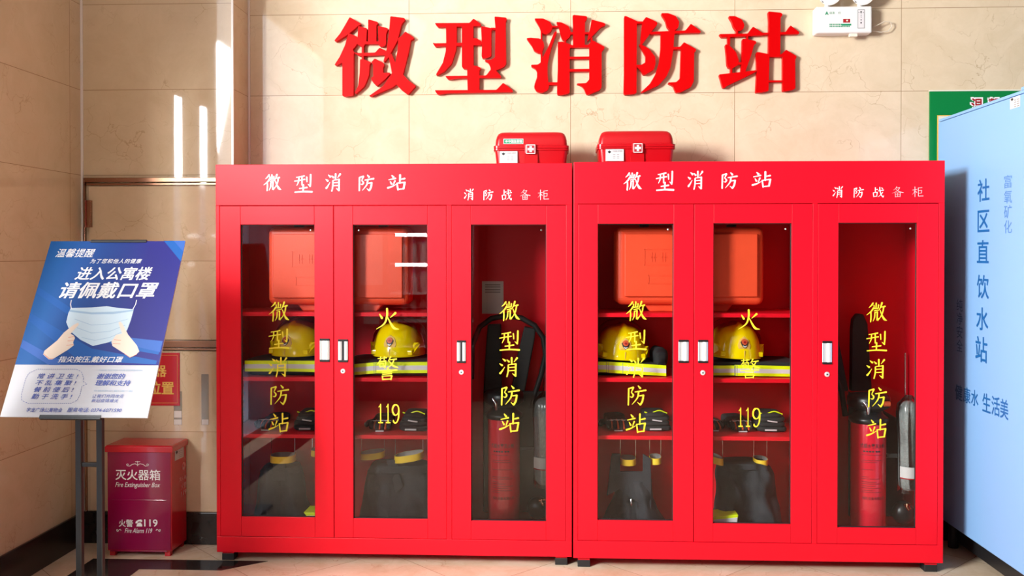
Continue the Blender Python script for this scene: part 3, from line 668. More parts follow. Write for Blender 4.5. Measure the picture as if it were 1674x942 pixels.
# ================================================================== FIRST AID BOXES
def first_aid(px0, px1, pyt, pyl, zc, label, latch, stick, green):
    yf = .10; yb = .29
    x0, x1 = at(px0, pyl, yf).x, at(px1, pyl, yf).x; zt = at((px0+px1)/2, pyt, yf+.015).z; zl = at((px0+px1)/2, pyl, yf).z
    w = x1-x0; xm = (x0+x1)/2
    root = thing('first_aid_box', label, 'first aid box', (xm, (yf+yb)/2, zc), 'red first aid boxes on the cabinets')
    def ring(ins, z, r=.02, n=6):
        a, b_, c, d = x0+ins, x1-ins, yf+ins, yb-ins; out = []
        for cx, cy, a0 in ((b_-r, d-r, 0), (a+r, d-r, pi/2), (a+r, c+r, pi), (b_-r, c+r, 1.5*pi)):
            for k in range(n+1): out.append((cx+r*cos(a0+pi/2*k/n), cy+r*sin(a0+pi/2*k/n), z))
        return out
    b = MB(); b.loft([ring(.016, zc), ring(.012, zc+.004), ring(.006, zl-.012), ring(.006, zl-.010), ring(.000, zl-.008), ring(0, zl-.001), ring(.003, zl)])
    b.box(latch[2], latch[3], yf+.001, yf+.01, zc+.004, zl-.012)
    b.build('base', M['redplastic'], root, smooth=True, ang=35)
    h = zt - zl
    b = MB(); b.loft([ring(.003, zl), ring(0, zl+.001), ring(0, zl+.012), ring(.007, zl+.014), ring(.009, zl+h*.5), ring(.013, zt-.022), ring(.019, zt-.010), ring(.028, zt-.003), ring(.042, zt)])
    b.build('lid', M['redplastic'], root, smooth=True, ang=35)
    b = MB(); b.tube([(xm-.06, (yf+yb)/2, zt-.004), (xm-.055, (yf+yb)/2, zt+.0005), (xm+.055, (yf+yb)/2, zt+.0005), (xm+.06, (yf+yb)/2, zt-.004)], .0035, 10)
    b.build('handle', M['redplastic'], root, smooth=True)
    lx0, lx1, _, _ = latch[0], latch[1], 0, 0
    xa, xb = at(lx0, pyl, yf).x, at(lx1, pyl, yf).x; za, zb_ = at(lx0, latch[5], yf).z, at(lx0, latch[4], yf).z
    b = MB(); b.box(xa, xb, yf-.010, yf+.006, za, zb_); la = b.build('latch', M['redplastic'], root, bevel=.004, seg=3)
    P = Plane((0, yf-.010, 0), (1, 0, 0), (0, 0, 1)); cxp, cyp = (lx0+lx1)/2+.3, (latch[4]+latch[5])/2
    b = MB(); rect_px(b, P, cxp-7.4, cyp-7.6, cxp+7.4, cyp+7.6, .0006, 0); rect_px(b, P, cxp-6.2, cyp-6.3, cxp+6.2, cyp+6.3, .0009, 1)
    rect_px(b, P, cxp-5, cyp-1.9, cxp+5, cyp+1.9, .0012, 0); rect_px(b, P, cxp-1.9, cyp-5, cxp+1.9, cyp+5, .0013, 0)
    b.build('cross_badge', [M['paper'], M['redink']], la)
    P2 = Plane((0, yf+.0075, 0), (1, 0, 0), (0, 0, 1)); sx0, sy0, sx1, sy1 = stick
    P2 = Plane((0, yf+.004, 0), (1, 0, 0), (0, 0, 1))
    b = MB(); b.box(P2.px(sx0, sy0)[0], P2.px(sx1, sy0)[0], yf-.0003, yf+.012, P2.px(sx0, sy1)[1], P2.px(sx0, sy0)[1]); lb = b.build('label_sticker', M['paper'], root)
    P2 = Plane((0, yf-.0003, 0), (1, 0, 0), (0, 0, 1)); b = MB()
    poly_px(b, P2, [(sx0+3, sy0+4.2), (sx0+6.2, sy0+1.7), (sx0+9.5, sy0+4.2), (sx0+6.2, sy0+6.6)], .0006, 0)
    text_px(b, '中国应急物资', P2, sx0+11.5, sy0+1.6, sx1-2, sy0+4.4, lift=.0006, mi=1)
    for r_ in range(3):
        for c2 in range(2): rect_px(b, P2, sx0+12+c2*6.4, sy0+8+r_*2.9, sx0+16+c2*6.4, sy0+8.7+r_*2.9, .0006, 1)
    b.build('lettering', [M['darkink'], M['greyink']], lb)
    if green:
        gx0, gy0, gx1, gy1 = green; ygf = yf+.006
        P3 = Plane((0, ygf, 0), (1, 0, 0), (0, 0, 1))
        b = MB(); b.box(P3.px(gx0, gy0)[0], P3.px(gx1, gy0)[0], ygf, ygf+.008, P3.px(gx0, gy1)[1], P3.px(gx0, gy0)[1]); gb_ = b.build('green_label', M['paper'], root)
        b = MB(); rect_px(b, P3, gx0+.9, gy0+.9, gx1-.9, gy1-.9, .0005, 0)
        rect_px(b, P3, gx0+3, gy0+3.4, gx0+7, gy1-3.4, .0008, 1); rect_px(b, P3, gx0+4.3, gy0+2.4, gx0+5.8, gy1-2.4, .0009, 1)
        text_px(b, '中国急救箱', P3, gx0+8, gy0+1.8, gx1-2, gy1-1.8, bold=.03, lift=.0008, mi=1)
        b.build('green_label_print', [M['greenink'], M['paper']], gb_)
    return root
xa, xb = at(858, 260, .1).x, at(879, 260, .1).x
first_aid(806.5, 930, 215, 242.5, GL['zt'], 'red plastic first aid box with a green label on its lid, on the left cabinet', (858, 876.5, xa, xb, 236, 252), (816.8, 247.5, 846, 266.8), (823, 227, 855.5, 235.5))
xa, xb = at(1031, 260, .1).x, at(1053, 260, .1).x
first_aid(976.5, 1104.5, 213, 240, GR['zt'], 'red plastic first aid box without a green label, on the right cabinet', (1033, 1052, xa, xb, 234, 250), (990, 244.3, 1019.5, 263.5), None)

# ================================================================== ORANGE CASES
def carry_case(px0, px1, pyt, pyb, p, shelf, label, yf):
    x0, x1 = at(px0, 430, yf).x, at(px1, 430, yf).x; zt, z0 = at((px0+px1)/2, pyt, yf).z, at((px0+px1)/2, pyb, yf).z
    xm = (x0+x1)/2
    root = thing('carrying_case', label, 'case', (xm, yf+.075, shelf), 'orange plastic cases on the top shelves')
    b = MB(); b.box(x0, x1, yf, yf+.065, z0, zt); b.build('front_shell', M['orange'], root, bevel=.030, seg=5)
    b = MB(); b.box(x0, x1, yf+.068, yf+.15, z0, zt); b.build('back_shell', M['orange'], root, bevel=.028, seg=4)
    b = MB(); b.prism([(xm-.165, shelf+.0006), (xm+.165, shelf+.0006), (xm+.20, z0+.012), (xm-.20, z0+.012)], lambda x, z, d: (x, d, z), yf+.035, yf+.12); b.build('foot', M['orange'], root, bevel=.006)
    ix0, ix1 = at(p[0], 430, yf).x, at(p[1], 430, yf).x; iz1, iz0 = at((px0+px1)/2, p[2], yf).z, at((px0+px1)/2, p[3], yf).z
    n1 = .10
    pts = [(ix0, iz0), (ix1, iz0), (ix1, iz1)]
    for k in range(7): a = k/6; pts.append((xm+n1-.015-.04*a, iz1-.035*(.5-.5*cos(pi*a))))
    for k in range(7): a = 1-k/6; pts.append((xm-n1+.015+.04*a, iz1-.035*(.5-.5*cos(pi*a))))
    pts.append((ix0, iz1))
    pts = [(x, z) for x, z in pts]
    b = MB(); b.prism(pts, lambda x, z, d: (x, d, z), yf-.015, yf+.004); b.build('raised_panel', M['orange'], root, bevel=.004, seg=3)
    b = MB()
    for (ra, rb, rc, rd) in ((ix0+.085, ix0+.36, iz0+.135, iz0+.205), (ix0+.102, ix0+.34, iz0+.055, iz0+.092)):
        for q in ((ra, rb, rd-.003, rd), (ra, rb, rc, rc+.003), (ra, ra+.003, rc, rd), (rb-.003, rb, rc, rd)):
            b.box(q[0], q[1], yf-.017, yf-.013, q[2], q[3])
    for k in range(5):
        xx = ix0+.115+k*.045; b.box(xx, xx+.004, yf-.017, yf-.013, iz0+.15, iz0+.19); b.box(xx+.012, xx+.016, yf-.017, yf-.013, iz0+.15, iz0+.19); b.box(xx-.004, xx+.022, yf-.017, yf-.013, iz0+.168, iz0+.171)
    b.build('embossed_mark', M['orange'], root)
    b = MB(); b.tube([(xm-.07, yf+.07, zt-.012), (xm-.065, yf+.07, zt+.012), (xm-.05, yf+.07, zt+.020), (xm+.05, yf+.07, zt+.020), (xm+.065, yf+.07, zt+.012), (xm+.07, yf+.07, zt-.012)], .009, 10)
    b.build('handle', M['orange'], root, smooth=True)
    for sx in (-.19, .19):
        b = MB(); b.box(xm+sx-.02, xm+sx+.02, yf+.052, yf+.082, zt-.004, zt+.012); b.build('latch', M['black'], root, bevel=.003)
    return root
carry_case(437, 668, 371, 499, (447.5, 658.5, 383.5, 487), GL['sh'][0], 'orange moulded plastic carrying case on the top shelf of the left cabinet', .085)
carry_case(1006, 1250, 371, 499, (1020.5, 1237.5, 382.5, 485), GR['sh'][0], 'orange moulded plastic carrying case on the top shelf of the right cabinet', .085)

# ================================================================== FOLDED JACKETS
def fire_jacket(xa, xb, shelf, h, label, yf, tape, bumps, seed, ztop):
    """tape: list of (px, pytop, pybot) seen on the front face"""
    xm = (xa+xb)/2
    root = thing('fire_jacket', label, 'jacket', (xm, yf+.13, shelf), 'folded fire jackets on the helmet shelves')
    b = MB(); superblob(b, (xm, yf+.13, shelf+h*.5), (xb-xa)/2, .128, h*.5+.004, .35, .28, .012, 14, seed, 60, 22, zcut=shelf+.0008, ztop=ztop)
    for (bx, bz, rx, rz) in bumps: superblob(b, (bx, yf+.12, bz), rx, .10, rz, .7, .7, .014, 18, seed+3, 40, 16, zcut=shelf+.0008)
    b.build('folded_body', M['cloth'], root, smooth=True, ang=180)
    b = MB(); yt = yf-.010
    for (p, q) in zip(tape, tape[1:]):
        a0, a1 = at(p[0], p[1], yt), at(p[0], p[2], yt); c0, c1 = at(q[0], q[1], yt), at(q[0], q[2], yt)
        for f0, f1, mi in ((0, .31, 0), (.31, .72, 1), (.72, 1, 0)):
            pa, pb, pc, pd = a0.lerp(a1, f0), c0.lerp(c1, f0), c0.lerp(c1, f1), a0.lerp(a1, f1)
            y2 = Vector((0, .012, 0))
            b.add([pa, pb, pc, pd, pa+y2, pb+y2, pc+y2, pd+y2], [(0, 1, 2, 3), (4, 7, 6, 5), (0, 4, 5, 1), (3, 2, 6, 7), (0, 3, 7, 4), (1, 5, 6, 2)], mi)
    rt = b.build('reflective_tape', [M['lime'], M['silver']], root)
    b = MB()
    for px, y0, y1 in tape[1:-1]:
        a0, a1 = at(px, y0, yt-.0006), at(px, y1, yt-.0006); d = Vector((.0009, 0, 0)); b.poly([a0-d, a0+d, a1+d, a1-d])
    b.build('seam', M['greyink'], rt)
    return root
yj = .085; yh = .20
def hp(px, py): v = at(px, py, yh-.12); return Vector((v.x, yh, v.z))
fire_jacket(at(397, 600, yj).x, at(541, 600, yj).x, GL['sh'][1], .072, 'folded black jacket with lime and silver tape %s %s' % (LD, LC), yj,
            [(400, 590, 607.5), (470.5, 590, 607.5), (538, 590.5, 609)], [], 1, hp(477, 583).z-.010)
fire_jacket(at(563, 600, yj).x, at(716, 600, yj).x, GL['sh'][1], .072, 'folded black jacket with lime and silver tape %s %s' % (MD, LC), yj,
            [(566, 597, 614.5), (611.5, 592.8, 610.8), (614.5, 592.6, 610.5), (712, 592, 610)], [], 2, hp(645, 584).z-.010)
fire_jacket(at(958, 600, yj).x, at(1093, 600, yj).x, GR['sh'][1], .074, 'folded black jacket with lime and silver tape %s %s' % (LD, RC), yj,
            [(962, 591.5, 608.5), (991.5, 592, 609), (995, 592, 609.5), (1018, 593, 611), (1089, 598, 615)], [(at(1082, 590, yj).x, GR['sh'][1]+.07, .036, .045)], 3, hp(1017, 589).z-.016)
fire_jacket(at(1146, 600, yj).x, at(1306, 600, yj).x, GR['sh'][1], .076, 'folded black jacket with lime and silver tape %s %s' % (MD, RC), yj,
            [(1150, 598, 614), (1201, 598, 614), (1202, 597, 614.5), (1205, 597.2, 614.7), (1231.5, 597.5, 615), (1303, 599.5, 616)], [], 4, hp(1208, 587).z-.015)

# ================================================================== HELMETS
def helmet_mesh(root):
    o = ROOT[root]; rx, ry, hz = .108, .128, .135
    nu, nv = 48, 18; rings = []
    for j in range(nv+1):
        t = j/nv; a = pi/2*t*.985
        k = cos(a)**.62 if t < 1 else .02; z = hz*sin(a)**.95
        ring = []
        for i in range(nu):
            b = 2*pi*i/nu; x = rx*k*math.copysign(abs(cos(b))**.9, cos(b)); y = ry*k*math.copysign(abs(sin(b))**.9, sin(b))
            crest = .010*math.exp(-(x/.016)**2)*(sin(a)**.7)*1.0
            fl_ = .006*(1-t)**6
            ring.append(o + Vector((x*(1+fl_/rx), y*(1+fl_/ry), z+crest+.012)))
        rings.append(ring)
    rings.insert(0, [o + Vector(((p-o).x*1.0, (p-o).y*1.0, .0)) for p in rings[0]])
    rings.insert(0, [o + Vector(((p-o).x*.93, (p-o).y*.93, .004)) for p in rings[0]])
    b = MB(); b.loft(rings, caps=True)
    sh = b.build('shell', M['yhelm'], root, smooth=True, ang=60)
    for sx in (-1, 1):
        b = MB(); xs_ = sx*.082
        b.prism([(-.10, .008), (-.045, .008), (-.045, .055), (-.060, .062), (-.072, .05), (-.074, .034), (-.10, .028)], lambda y, z, d: o + Vector((sx*d - sx*(.020 if y < -.07 else 0), y-.006, z)), .080, .1145)
        b.build('side_block', M['yhelm'], root, bevel=.004, seg=3)
    # clear face shield lifted over the crown
    b = MB(); R = []
    for j in range(7):
        th = radians(18 + j*15); ring = []
        for i in range(33):
            ph = pi*i/32; ring.append(o + Vector((.130*cos(ph), -(.134)*sin(ph)*cos(th)*.92+.02, .03 + .140*sin(ph)*sin(th)**.8 + .004)))
        R.append(ring)
    vs = [p for r in R[2:] for p in r]; n = 33
    b.add(vs, [(k*n+i, k*n+i+1, (k+1)*n+i+1, (k+1)*n+i) for k in range(4) for i in range(n-1)])
    b.build('visor', M['visor'], root, smooth=True)
    b = MB(); b.tube([p for p in R[6]], .0015, 6); b.build('visor_rim', M['visor'], root, smooth=True)
    # badge
    def bp(x, z, l): # project on the shell front
        t = max(0, min(1, (z-.012)/hz)); a = math.asin(min(.999, t**(1/.95))); k = cos(a)**.62; yy = -ry*k*sqrt(max(0, 1-(x/(rx*k))**2))
        return o + Vector((x, yy-l, z))
    def patch(b, pts, l, mi):
        c = (sum(p[0] for p in pts)/len(pts), sum(p[1] for p in pts)/len(pts)); n = len(pts)
        vs = [bp(c[0], c[1], l)] + [bp(c[0]+(x-c[0])*.5, c[1]+(z-c[1])*.5, l) for x, z in pts] + [bp(x, z, l) for x, z in pts] + [bp(x, z, 0) for x, z in pts]
        fs = [(0, 1+i, 1+(i+1) % n) for i in range(n)] + [(1+i, 1+n+i, 1+n+(i+1) % n, 1+(i+1) % n) for i in range(n)] + [(1+n+i, 1+2*n+i, 1+2*n+(i+1) % n, 1+n+(i+1) % n) for i in range(n)]
        b.add(vs, fs, mi)
    b = MB(); zc = .066
    patch(b, [(-.024, zc-.022), (-.028, zc-.008), (-.020, zc+.016), (0, zc+.030), (.020, zc+.016), (.028, zc-.008), (.024, zc-.022)], .006, 0)
    patch(b, [(0, zc-.019), (-.012, zc-.008), (-.017, zc+.006), (-.012, zc+.012), (.012, zc+.012), (.017, zc+.006), (.012, zc-.008)], .0085, 1)
    patch(b, [(.0125*cos(2*pi*k/14), zc+.008+.0125*sin(2*pi*k/14)) for k in range(14)], .0105, 2)
    patch(b, [(-.008, zc-.007), (0, zc-.013), (.008, zc-.007), (.008, zc-.010), (0, zc-.0165), (-.008, zc-.010)], .0105, 3)
    patch(b, [(-.006, zc+.006), (-.003, zc+.011), (.003, zc+.011), (.006, zc+.006), (.004, zc+.003), (-.004, zc+.003)], .0118, 4)
    b.build('badge', [M['gold'], M['darkink'], M['orange2'], M['silver'], M['redink']], sh)
    b = MB(); b.box(o.x-.0012, o.x+.0012, o.y-ry-.0070, o.y-ry+.002, o.z+.006, o.z+.036); b.build('front_seam', M['gold'], sh)
    b = MB(); b.loft([[o+Vector((r_*.9*rx/.108*cos(2*pi*k/32), r_*1.06*sin(2*pi*k/32), z)) for k in range(32)] for r_, z in ((.098, .003), (.100, .001), (.096, -.008), (.09, -.008))]); b.build('headband', M['black'], root, smooth=True)
yh = .20
def hp(px, py): v = at(px, py, yh-.12); return Vector((v.x, yh, v.z))
p1 = hp(477, 583)
h1 = thing('fire_helmet', 'yellow fire helmet with red badge %s %s' % (LD, LC), 'helmet', p1, 'yellow fire helmets'); helmet_mesh(h1); h1.rotation_euler = (0, 0, radians(-12))
h2 = copy_tree(h1, hp(645, 584), radians(-9), 'yellow fire helmet with red badge %s %s' % (MD, LC))
h3 = copy_tree(h1, hp(1017, 589), radians(5), 'yellow fire helmet with red badge %s %s' % (LD, RC)); h3.rotation_euler = (0, radians(3), radians(5))
h4 = copy_tree(h1, hp(1208, 587), radians(9), 'yellow fire helmet with red badge %s %s' % (MD, RC)); h4.rotation_euler = (0, radians(2), radians(9))

# ================================================================== GLOVES AND FOLDED GARMENTS ON THE THIRD SHELF
def glove_mesh(root):
    o = ROOT[root]; b = MB()
    superblob(b, o+Vector((0, .03, .022)), .05, .055, .020, .6, .6, .004, 20, 1, 30, 12)
    superblob(b, o+Vector((0, .11, .024)), .047, .045, .022, .5, .5, .004, 20, 2, 30, 12)
    for k, (x, l) in enumerate(((-.037, .062), (-.0125, .075), (.0125, .078), (.037, .066))):
        b.tube([o+Vector(v) for v in ((x*.9, .02, .026), (x, -.02, .031), (x*1.04, -.02-l*.5, .030), (x*1.05, -.02-l*.8, .022), (x*1.05, -.02-l, .016), (x*1.05, -.024-l, .014))], [.012, .0125, .0125, .0118, .009, .003], 12)
    b.tube([o+Vector(v) for v in ((-.04, .05, .02), (-.062, .02, .02), (-.070, -.01, .017), (-.072, -.022, .014))], [.013, .0135, .0115, .004], 12)
    b.build('glove_body', M['cloth'], root, smooth=True, ang=180)
    b = MB()
    for k, (x, l) in enumerate(((-.037, .062), (-.0125, .075), (.0125, .078), (.037, .066))):
        if k == 3: continue
        xx = x+.0125
        b.tube([o+Vector(v) for v in ((xx, .0, .038), (xx, -.03, .0385), (xx, -.02-l*.5, .037), (xx, -.02-l*.8, .030), (xx, -.022-l, .018), (xx, -.024-l, .010))], [.002, .0032, .0036, .0042, .0042, .002], 8)
    b.build('finger_stripe', M['orange2'], root, smooth=True)
    b = MB(); b.tube([o+Vector((x, -.052, .0405+.002*cos(x*40))) for x in (-.046, -.02, .0, .02, .046)], .0022, 8); b.build('reflective_bar', M['silver'], root, smooth=True)
    b = MB(); b.box(o.x-.018, o.x+.018, o.y-.1005, o.y-.097, o.z+.002, o.z+.007); b.build('size_tag', M['silver'], root)
def garment_mesh(root):
    o = ROOT[root]; b = MB()
    for k, (rx, ry, z, dx) in enumerate(((.068, .09, .012, 0), (.064, .086, .032, -.003), (.058, .082, .052, .004), (.05, .075, .068, .0))):
        superblob(b, o+Vector((dx, .0, z)), rx, ry, .013, .5, .4, .005, 22, k, 40, 12, zcut=o.z+.0005)
    b.build('folded_cloth', M['cloth'], root, smooth=True, ang=180)
    b = MB(); b.tube([o+Vector((x, -.058, .080 + .006*sin(x*75+.5))) for x in [-.05+.005*k for k in range(21)]], .0028, 8)
    b.build('lime_piping', M['lime'], root, smooth=True)
    b = MB(); b.box(o.x-.032, o.x+.018, o.y-.098, o.y-.090, o.z+.008, o.z+.014); b.build('reflective_label', M['silver'], root)
    b = MB(); b.tube([o+Vector((-.02, -.086, .050)), o+Vector((.0, -.088, .047)), o+Vector((.022, -.086, .044))], .003, 8); b.build('reflective_strip', M['silver'], root)
yg = .21
def gp(px, zz): v = at(px, 690, yg-.07); return Vector((v.x, yg, zz+.0005))
SL, SR_ = GL['sh'][2], GR['sh'][2]
g1 = thing('work_glove', 'black work glove with orange finger stripes %s %s' % (LD, LC), 'glove', gp(437, SL), 'black gloves with orange stripes'); glove_mesh(g1)
copy_tree(g1, gp(620, SL), radians(4), 'black work glove with orange finger stripes %s %s' % (MD, LC))
copy_tree(g1, gp(1009, SR_), radians(2), 'black work glove with orange finger stripes %s %s' % (LD, RC))
copy_tree(g1, gp(1211, SR_), radians(2), 'black work glove with orange stripes, palm flat, %s %s' % (MD, RC))
copy_tree(g1, gp(1167, SR_)+Vector((-.016, .01, .0)), radians(10), 'black work glove partly cut by the frame, %s %s' % (MD, RC))
f1 = thing('folded_garment', 'folded black garment with wavy lime piping %s %s' % (LD, LC), 'garment', gp(503, SL), 'folded black garments with lime piping'); garment_mesh(f1)
copy_tree(f1, gp(677, SL), radians(-3), 'folded black garment with wavy lime piping %s %s' % (MD, LC))
copy_tree(f1, gp(1071, SR_), radians(4), 'folded black garment with wavy lime piping %s %s' % (LD, RC))
copy_tree(f1, gp(1262, SR_), radians(-2), 'folded black garment with wavy lime piping %s %s' % (MD, RC))

# ================================================================== TROUSERS WITH BRACES, hanging in the bottom compartments
def hang_cloth(b, pts, yc, dep, seed, amp=.012, fr=9, n=44):
    """pts: list of (z, xl, xr): outline from bottom to top"""
    rings = []
    for k in range(len(pts)-1):
        steps = 9
        for s2 in range(steps + (k == len(pts)-2)):
            t = s2/steps; z = pts[k][0]+(pts[k+1][0]-pts[k][0])*t; xl = pts[k][1]+(pts[k+1][1]-pts[k][1])*t; xr = pts[k][2]+(pts[k+1][2]-pts[k][2])*t
            ring = []
            for i in range(n):
                a = 2*pi*i/n; x = (xl+xr)/2 + (xr-xl)/2*math.copysign(abs(cos(a))**.7, cos(a)); y = yc + dep/2*math.copysign(abs(sin(a))**.6, sin(a))*((.62+.38*abs(sin(2*pi*(x-xl)/(xr-xl)))**.7) if k < len(pts)-2 and sin(a) < 0 else 1)
                q = noise.noise(Vector((x*fr, z*fr*.7, seed*5.1)))+.6*noise.noise(Vector((x*fr*2.4+z*6, z*fr*1.2, seed+9)))
                ring.append(Vector((x+.4*amp*q, y-amp*1.6*q*(1 if sin(a) < 0 else .2), z+.3*amp*q)))
            rings.append(ring)
    b.loft(rings)
def loop_band(b, c, rx, ry, h, tilt, tz=0):
    n = 36; rows = []
    for rr, z in ((1, 0), (1, h), (.95, h), (.95, 0)):
        ring = []
        for i in range(n):
            a = 2*pi*i/n; x = rx*rr*math.copysign(abs(cos(a))**.8, cos(a)); y = ry*rr*math.copysign(abs(sin(a))**.8, sin(a))
            ring.append(Vector(c)+Vector((x, y, z + tilt*x + tz*y)))
        rows.append(ring)
    vs = [p for r in rows for p in r]
    for k, mi in ((0, 0), (1, 0), (2, 1), (3, 1)):
        b.add([rows[k][i] for i in range(n)]+[rows[(k+1) % 4][i] for i in range(n)], [(i, (i+1) % n, n+(i+1) % n, n+i) for i in range(n)], mi)
def trousers(label, G, body, loops, straps, cuffs, bib=None, zip_=None, yb=.20, seed=1):
    base = G['zf']; xs_ = [p[1] for p in body] + [p[2] for p in body]
    xc = at((min(xs_)+max(xs_))/2, 800, yb).x
    root = thing('fire_trousers', label, 'trousers', (xc, yb, base), 'fire trousers hung in the bottom compartments')
    b = MB(); pts = []
    for (py, xl, xr) in body:
        v0, v1 = at(xl, py, yb-.05), at(xr, py, yb-.05); pts.append((max(v0.z, base+.004), v0.x, v1.x))
    hang_cloth(b, pts, yb, .15, seed, .02, 11, 72)
    b.build('trouser_body', M['navy'], root, smooth=True, ang=180)
    if bib:
        pl = [at(x, y, yb-.075) for x, y in bib]
        b = MB(); b.prism([(p.x, p.z) for p in pl], lambda x, z, d: (x, d, z), yb-.078, yb-.066); b.build('bib', M['navy'], root, bevel=.003)
    for (px, py, w, hpx, tl, dy) in loops:
        c = at(px, py, yb-.07+dy); rx = w*.0027/2; b = MB(); loop_band(b, c+Vector((0, .05, 0)), rx, .055, hpx*.0027, tl)
        b.build('brace_loop', [M['yband'], M['greyin']], root, smooth=True, ang=60)
        b = MB()
        zs = G['sh'][2]-.017
        for sx in (-1, 1): b.tube([c+Vector((sx*rx*.96, .05, .03+sx*rx*tl)), Vector((c.x+sx*rx*.96, c.y+.05, zs-.001))], .0012, 6)
        b.build('hook_wire', M['steel'], root)
    for (poly, dy) in straps:
        pl = [at(x, y, yb-.06+dy) for x, y in poly]; b = MB(); b.prism([(p.x, p.z) for p in pl], lambda x, z, d: (x, d, z), yb-.07+dy, yb-.05+dy); b.build('brace_strap', M['navy'], root, bevel=.003)
    for poly, wh in cuffs:
        b = MB(); q = [at(x, y, yb-.14) for x, y in poly]; w = [at(x, y, yb-.14) for x, y in wh]
        for pl, m_, k in ((q, 0, 0), (w, 1, .001)): b.prism([(p.x, p.z) for p in pl], lambda x, z, d: (x, d, z), yb-.14-k, yb-.03, m_)
        b.build('cuff_tape', [M['lime'], M['silver']], root, bevel=.002)
    if zip_:
        v = at(*zip_, yb-.085); b = MB(); b.tube([v+Vector((0, -.01, .012)), v+Vector((.001, -.014, 0)), v+Vector((.002, -.012, -.014))], [.002, .004, .0035], 8); b.build('zip_pull', M['steel'], root, smooth=True)
    return root
trousers('dark trousers with one wide yellow brace loop %s %s' % (LD, LC), GL,
         [(850, 410, 508), (825, 415, 496), (785, 419, 490), (772, 422, 487), (764, 428, 484)], [(457.5, 758, 41, 11, 0, 0), (517, 747, 24, 10, 0, 0)], [([(447, 758), (466, 758), (470, 785), (446, 785)], 0)],
         [([(496, 838), (530, 839), (530, 847), (504, 848)], [(502, 843), (530, 843.5), (530, 845.5), (504, 846)])], seed=1)
trousers('crumpled dark trousers with two yellow brace loops %s %s' % (MD, LC), GL,
         [(851, 584, 712), (825, 589, 708), (795, 593, 706), (772, 598, 703), (760, 606, 698)], [(606, 752, 40, 10, .10, .02), (666, 756, 48, 11, .16, -.02)], [([(632, 752), (648, 752), (660, 795), (648, 806)], 0)], [], seed=2)
trousers('dark bib trousers with a zip %s %s' % (LD, RC), GR,
         [(856, 986, 1092), (838, 996, 1078), (815, 1006, 1066), (786, 1010, 1064)], [(1028, 762, 26, 10, 0, 0), (1073, 760, 19, 10, .06, 0)], [],
         [], bib=[(992, 811), (1000, 742), (1014, 742), (1014, 771), (1051, 771), (1051, 742), (1064, 750), (1065, 833), (1040, 820), (1012, 800)], zip_=(1031, 820), seed=3)
trousers('slumped dark trousers with a lime cuff %s %s' % (MD, RC), GR,
         [(858, 1164, 1286), (838, 1171, 1279), (800, 1173, 1275), (776, 1174, 1268), (766, 1176, 1263), (757, 1182, 1254)], [(1170, 759, 30, 11, -.3, 0), (1247, 762, 22, 9, 0, .01)], [],
         [([(1160, 846), (1207, 842), (1205, 857), (1166, 857)], [(1166, 850), (1206, 846), (1205, 856), (1166, 856)])], seed=4)
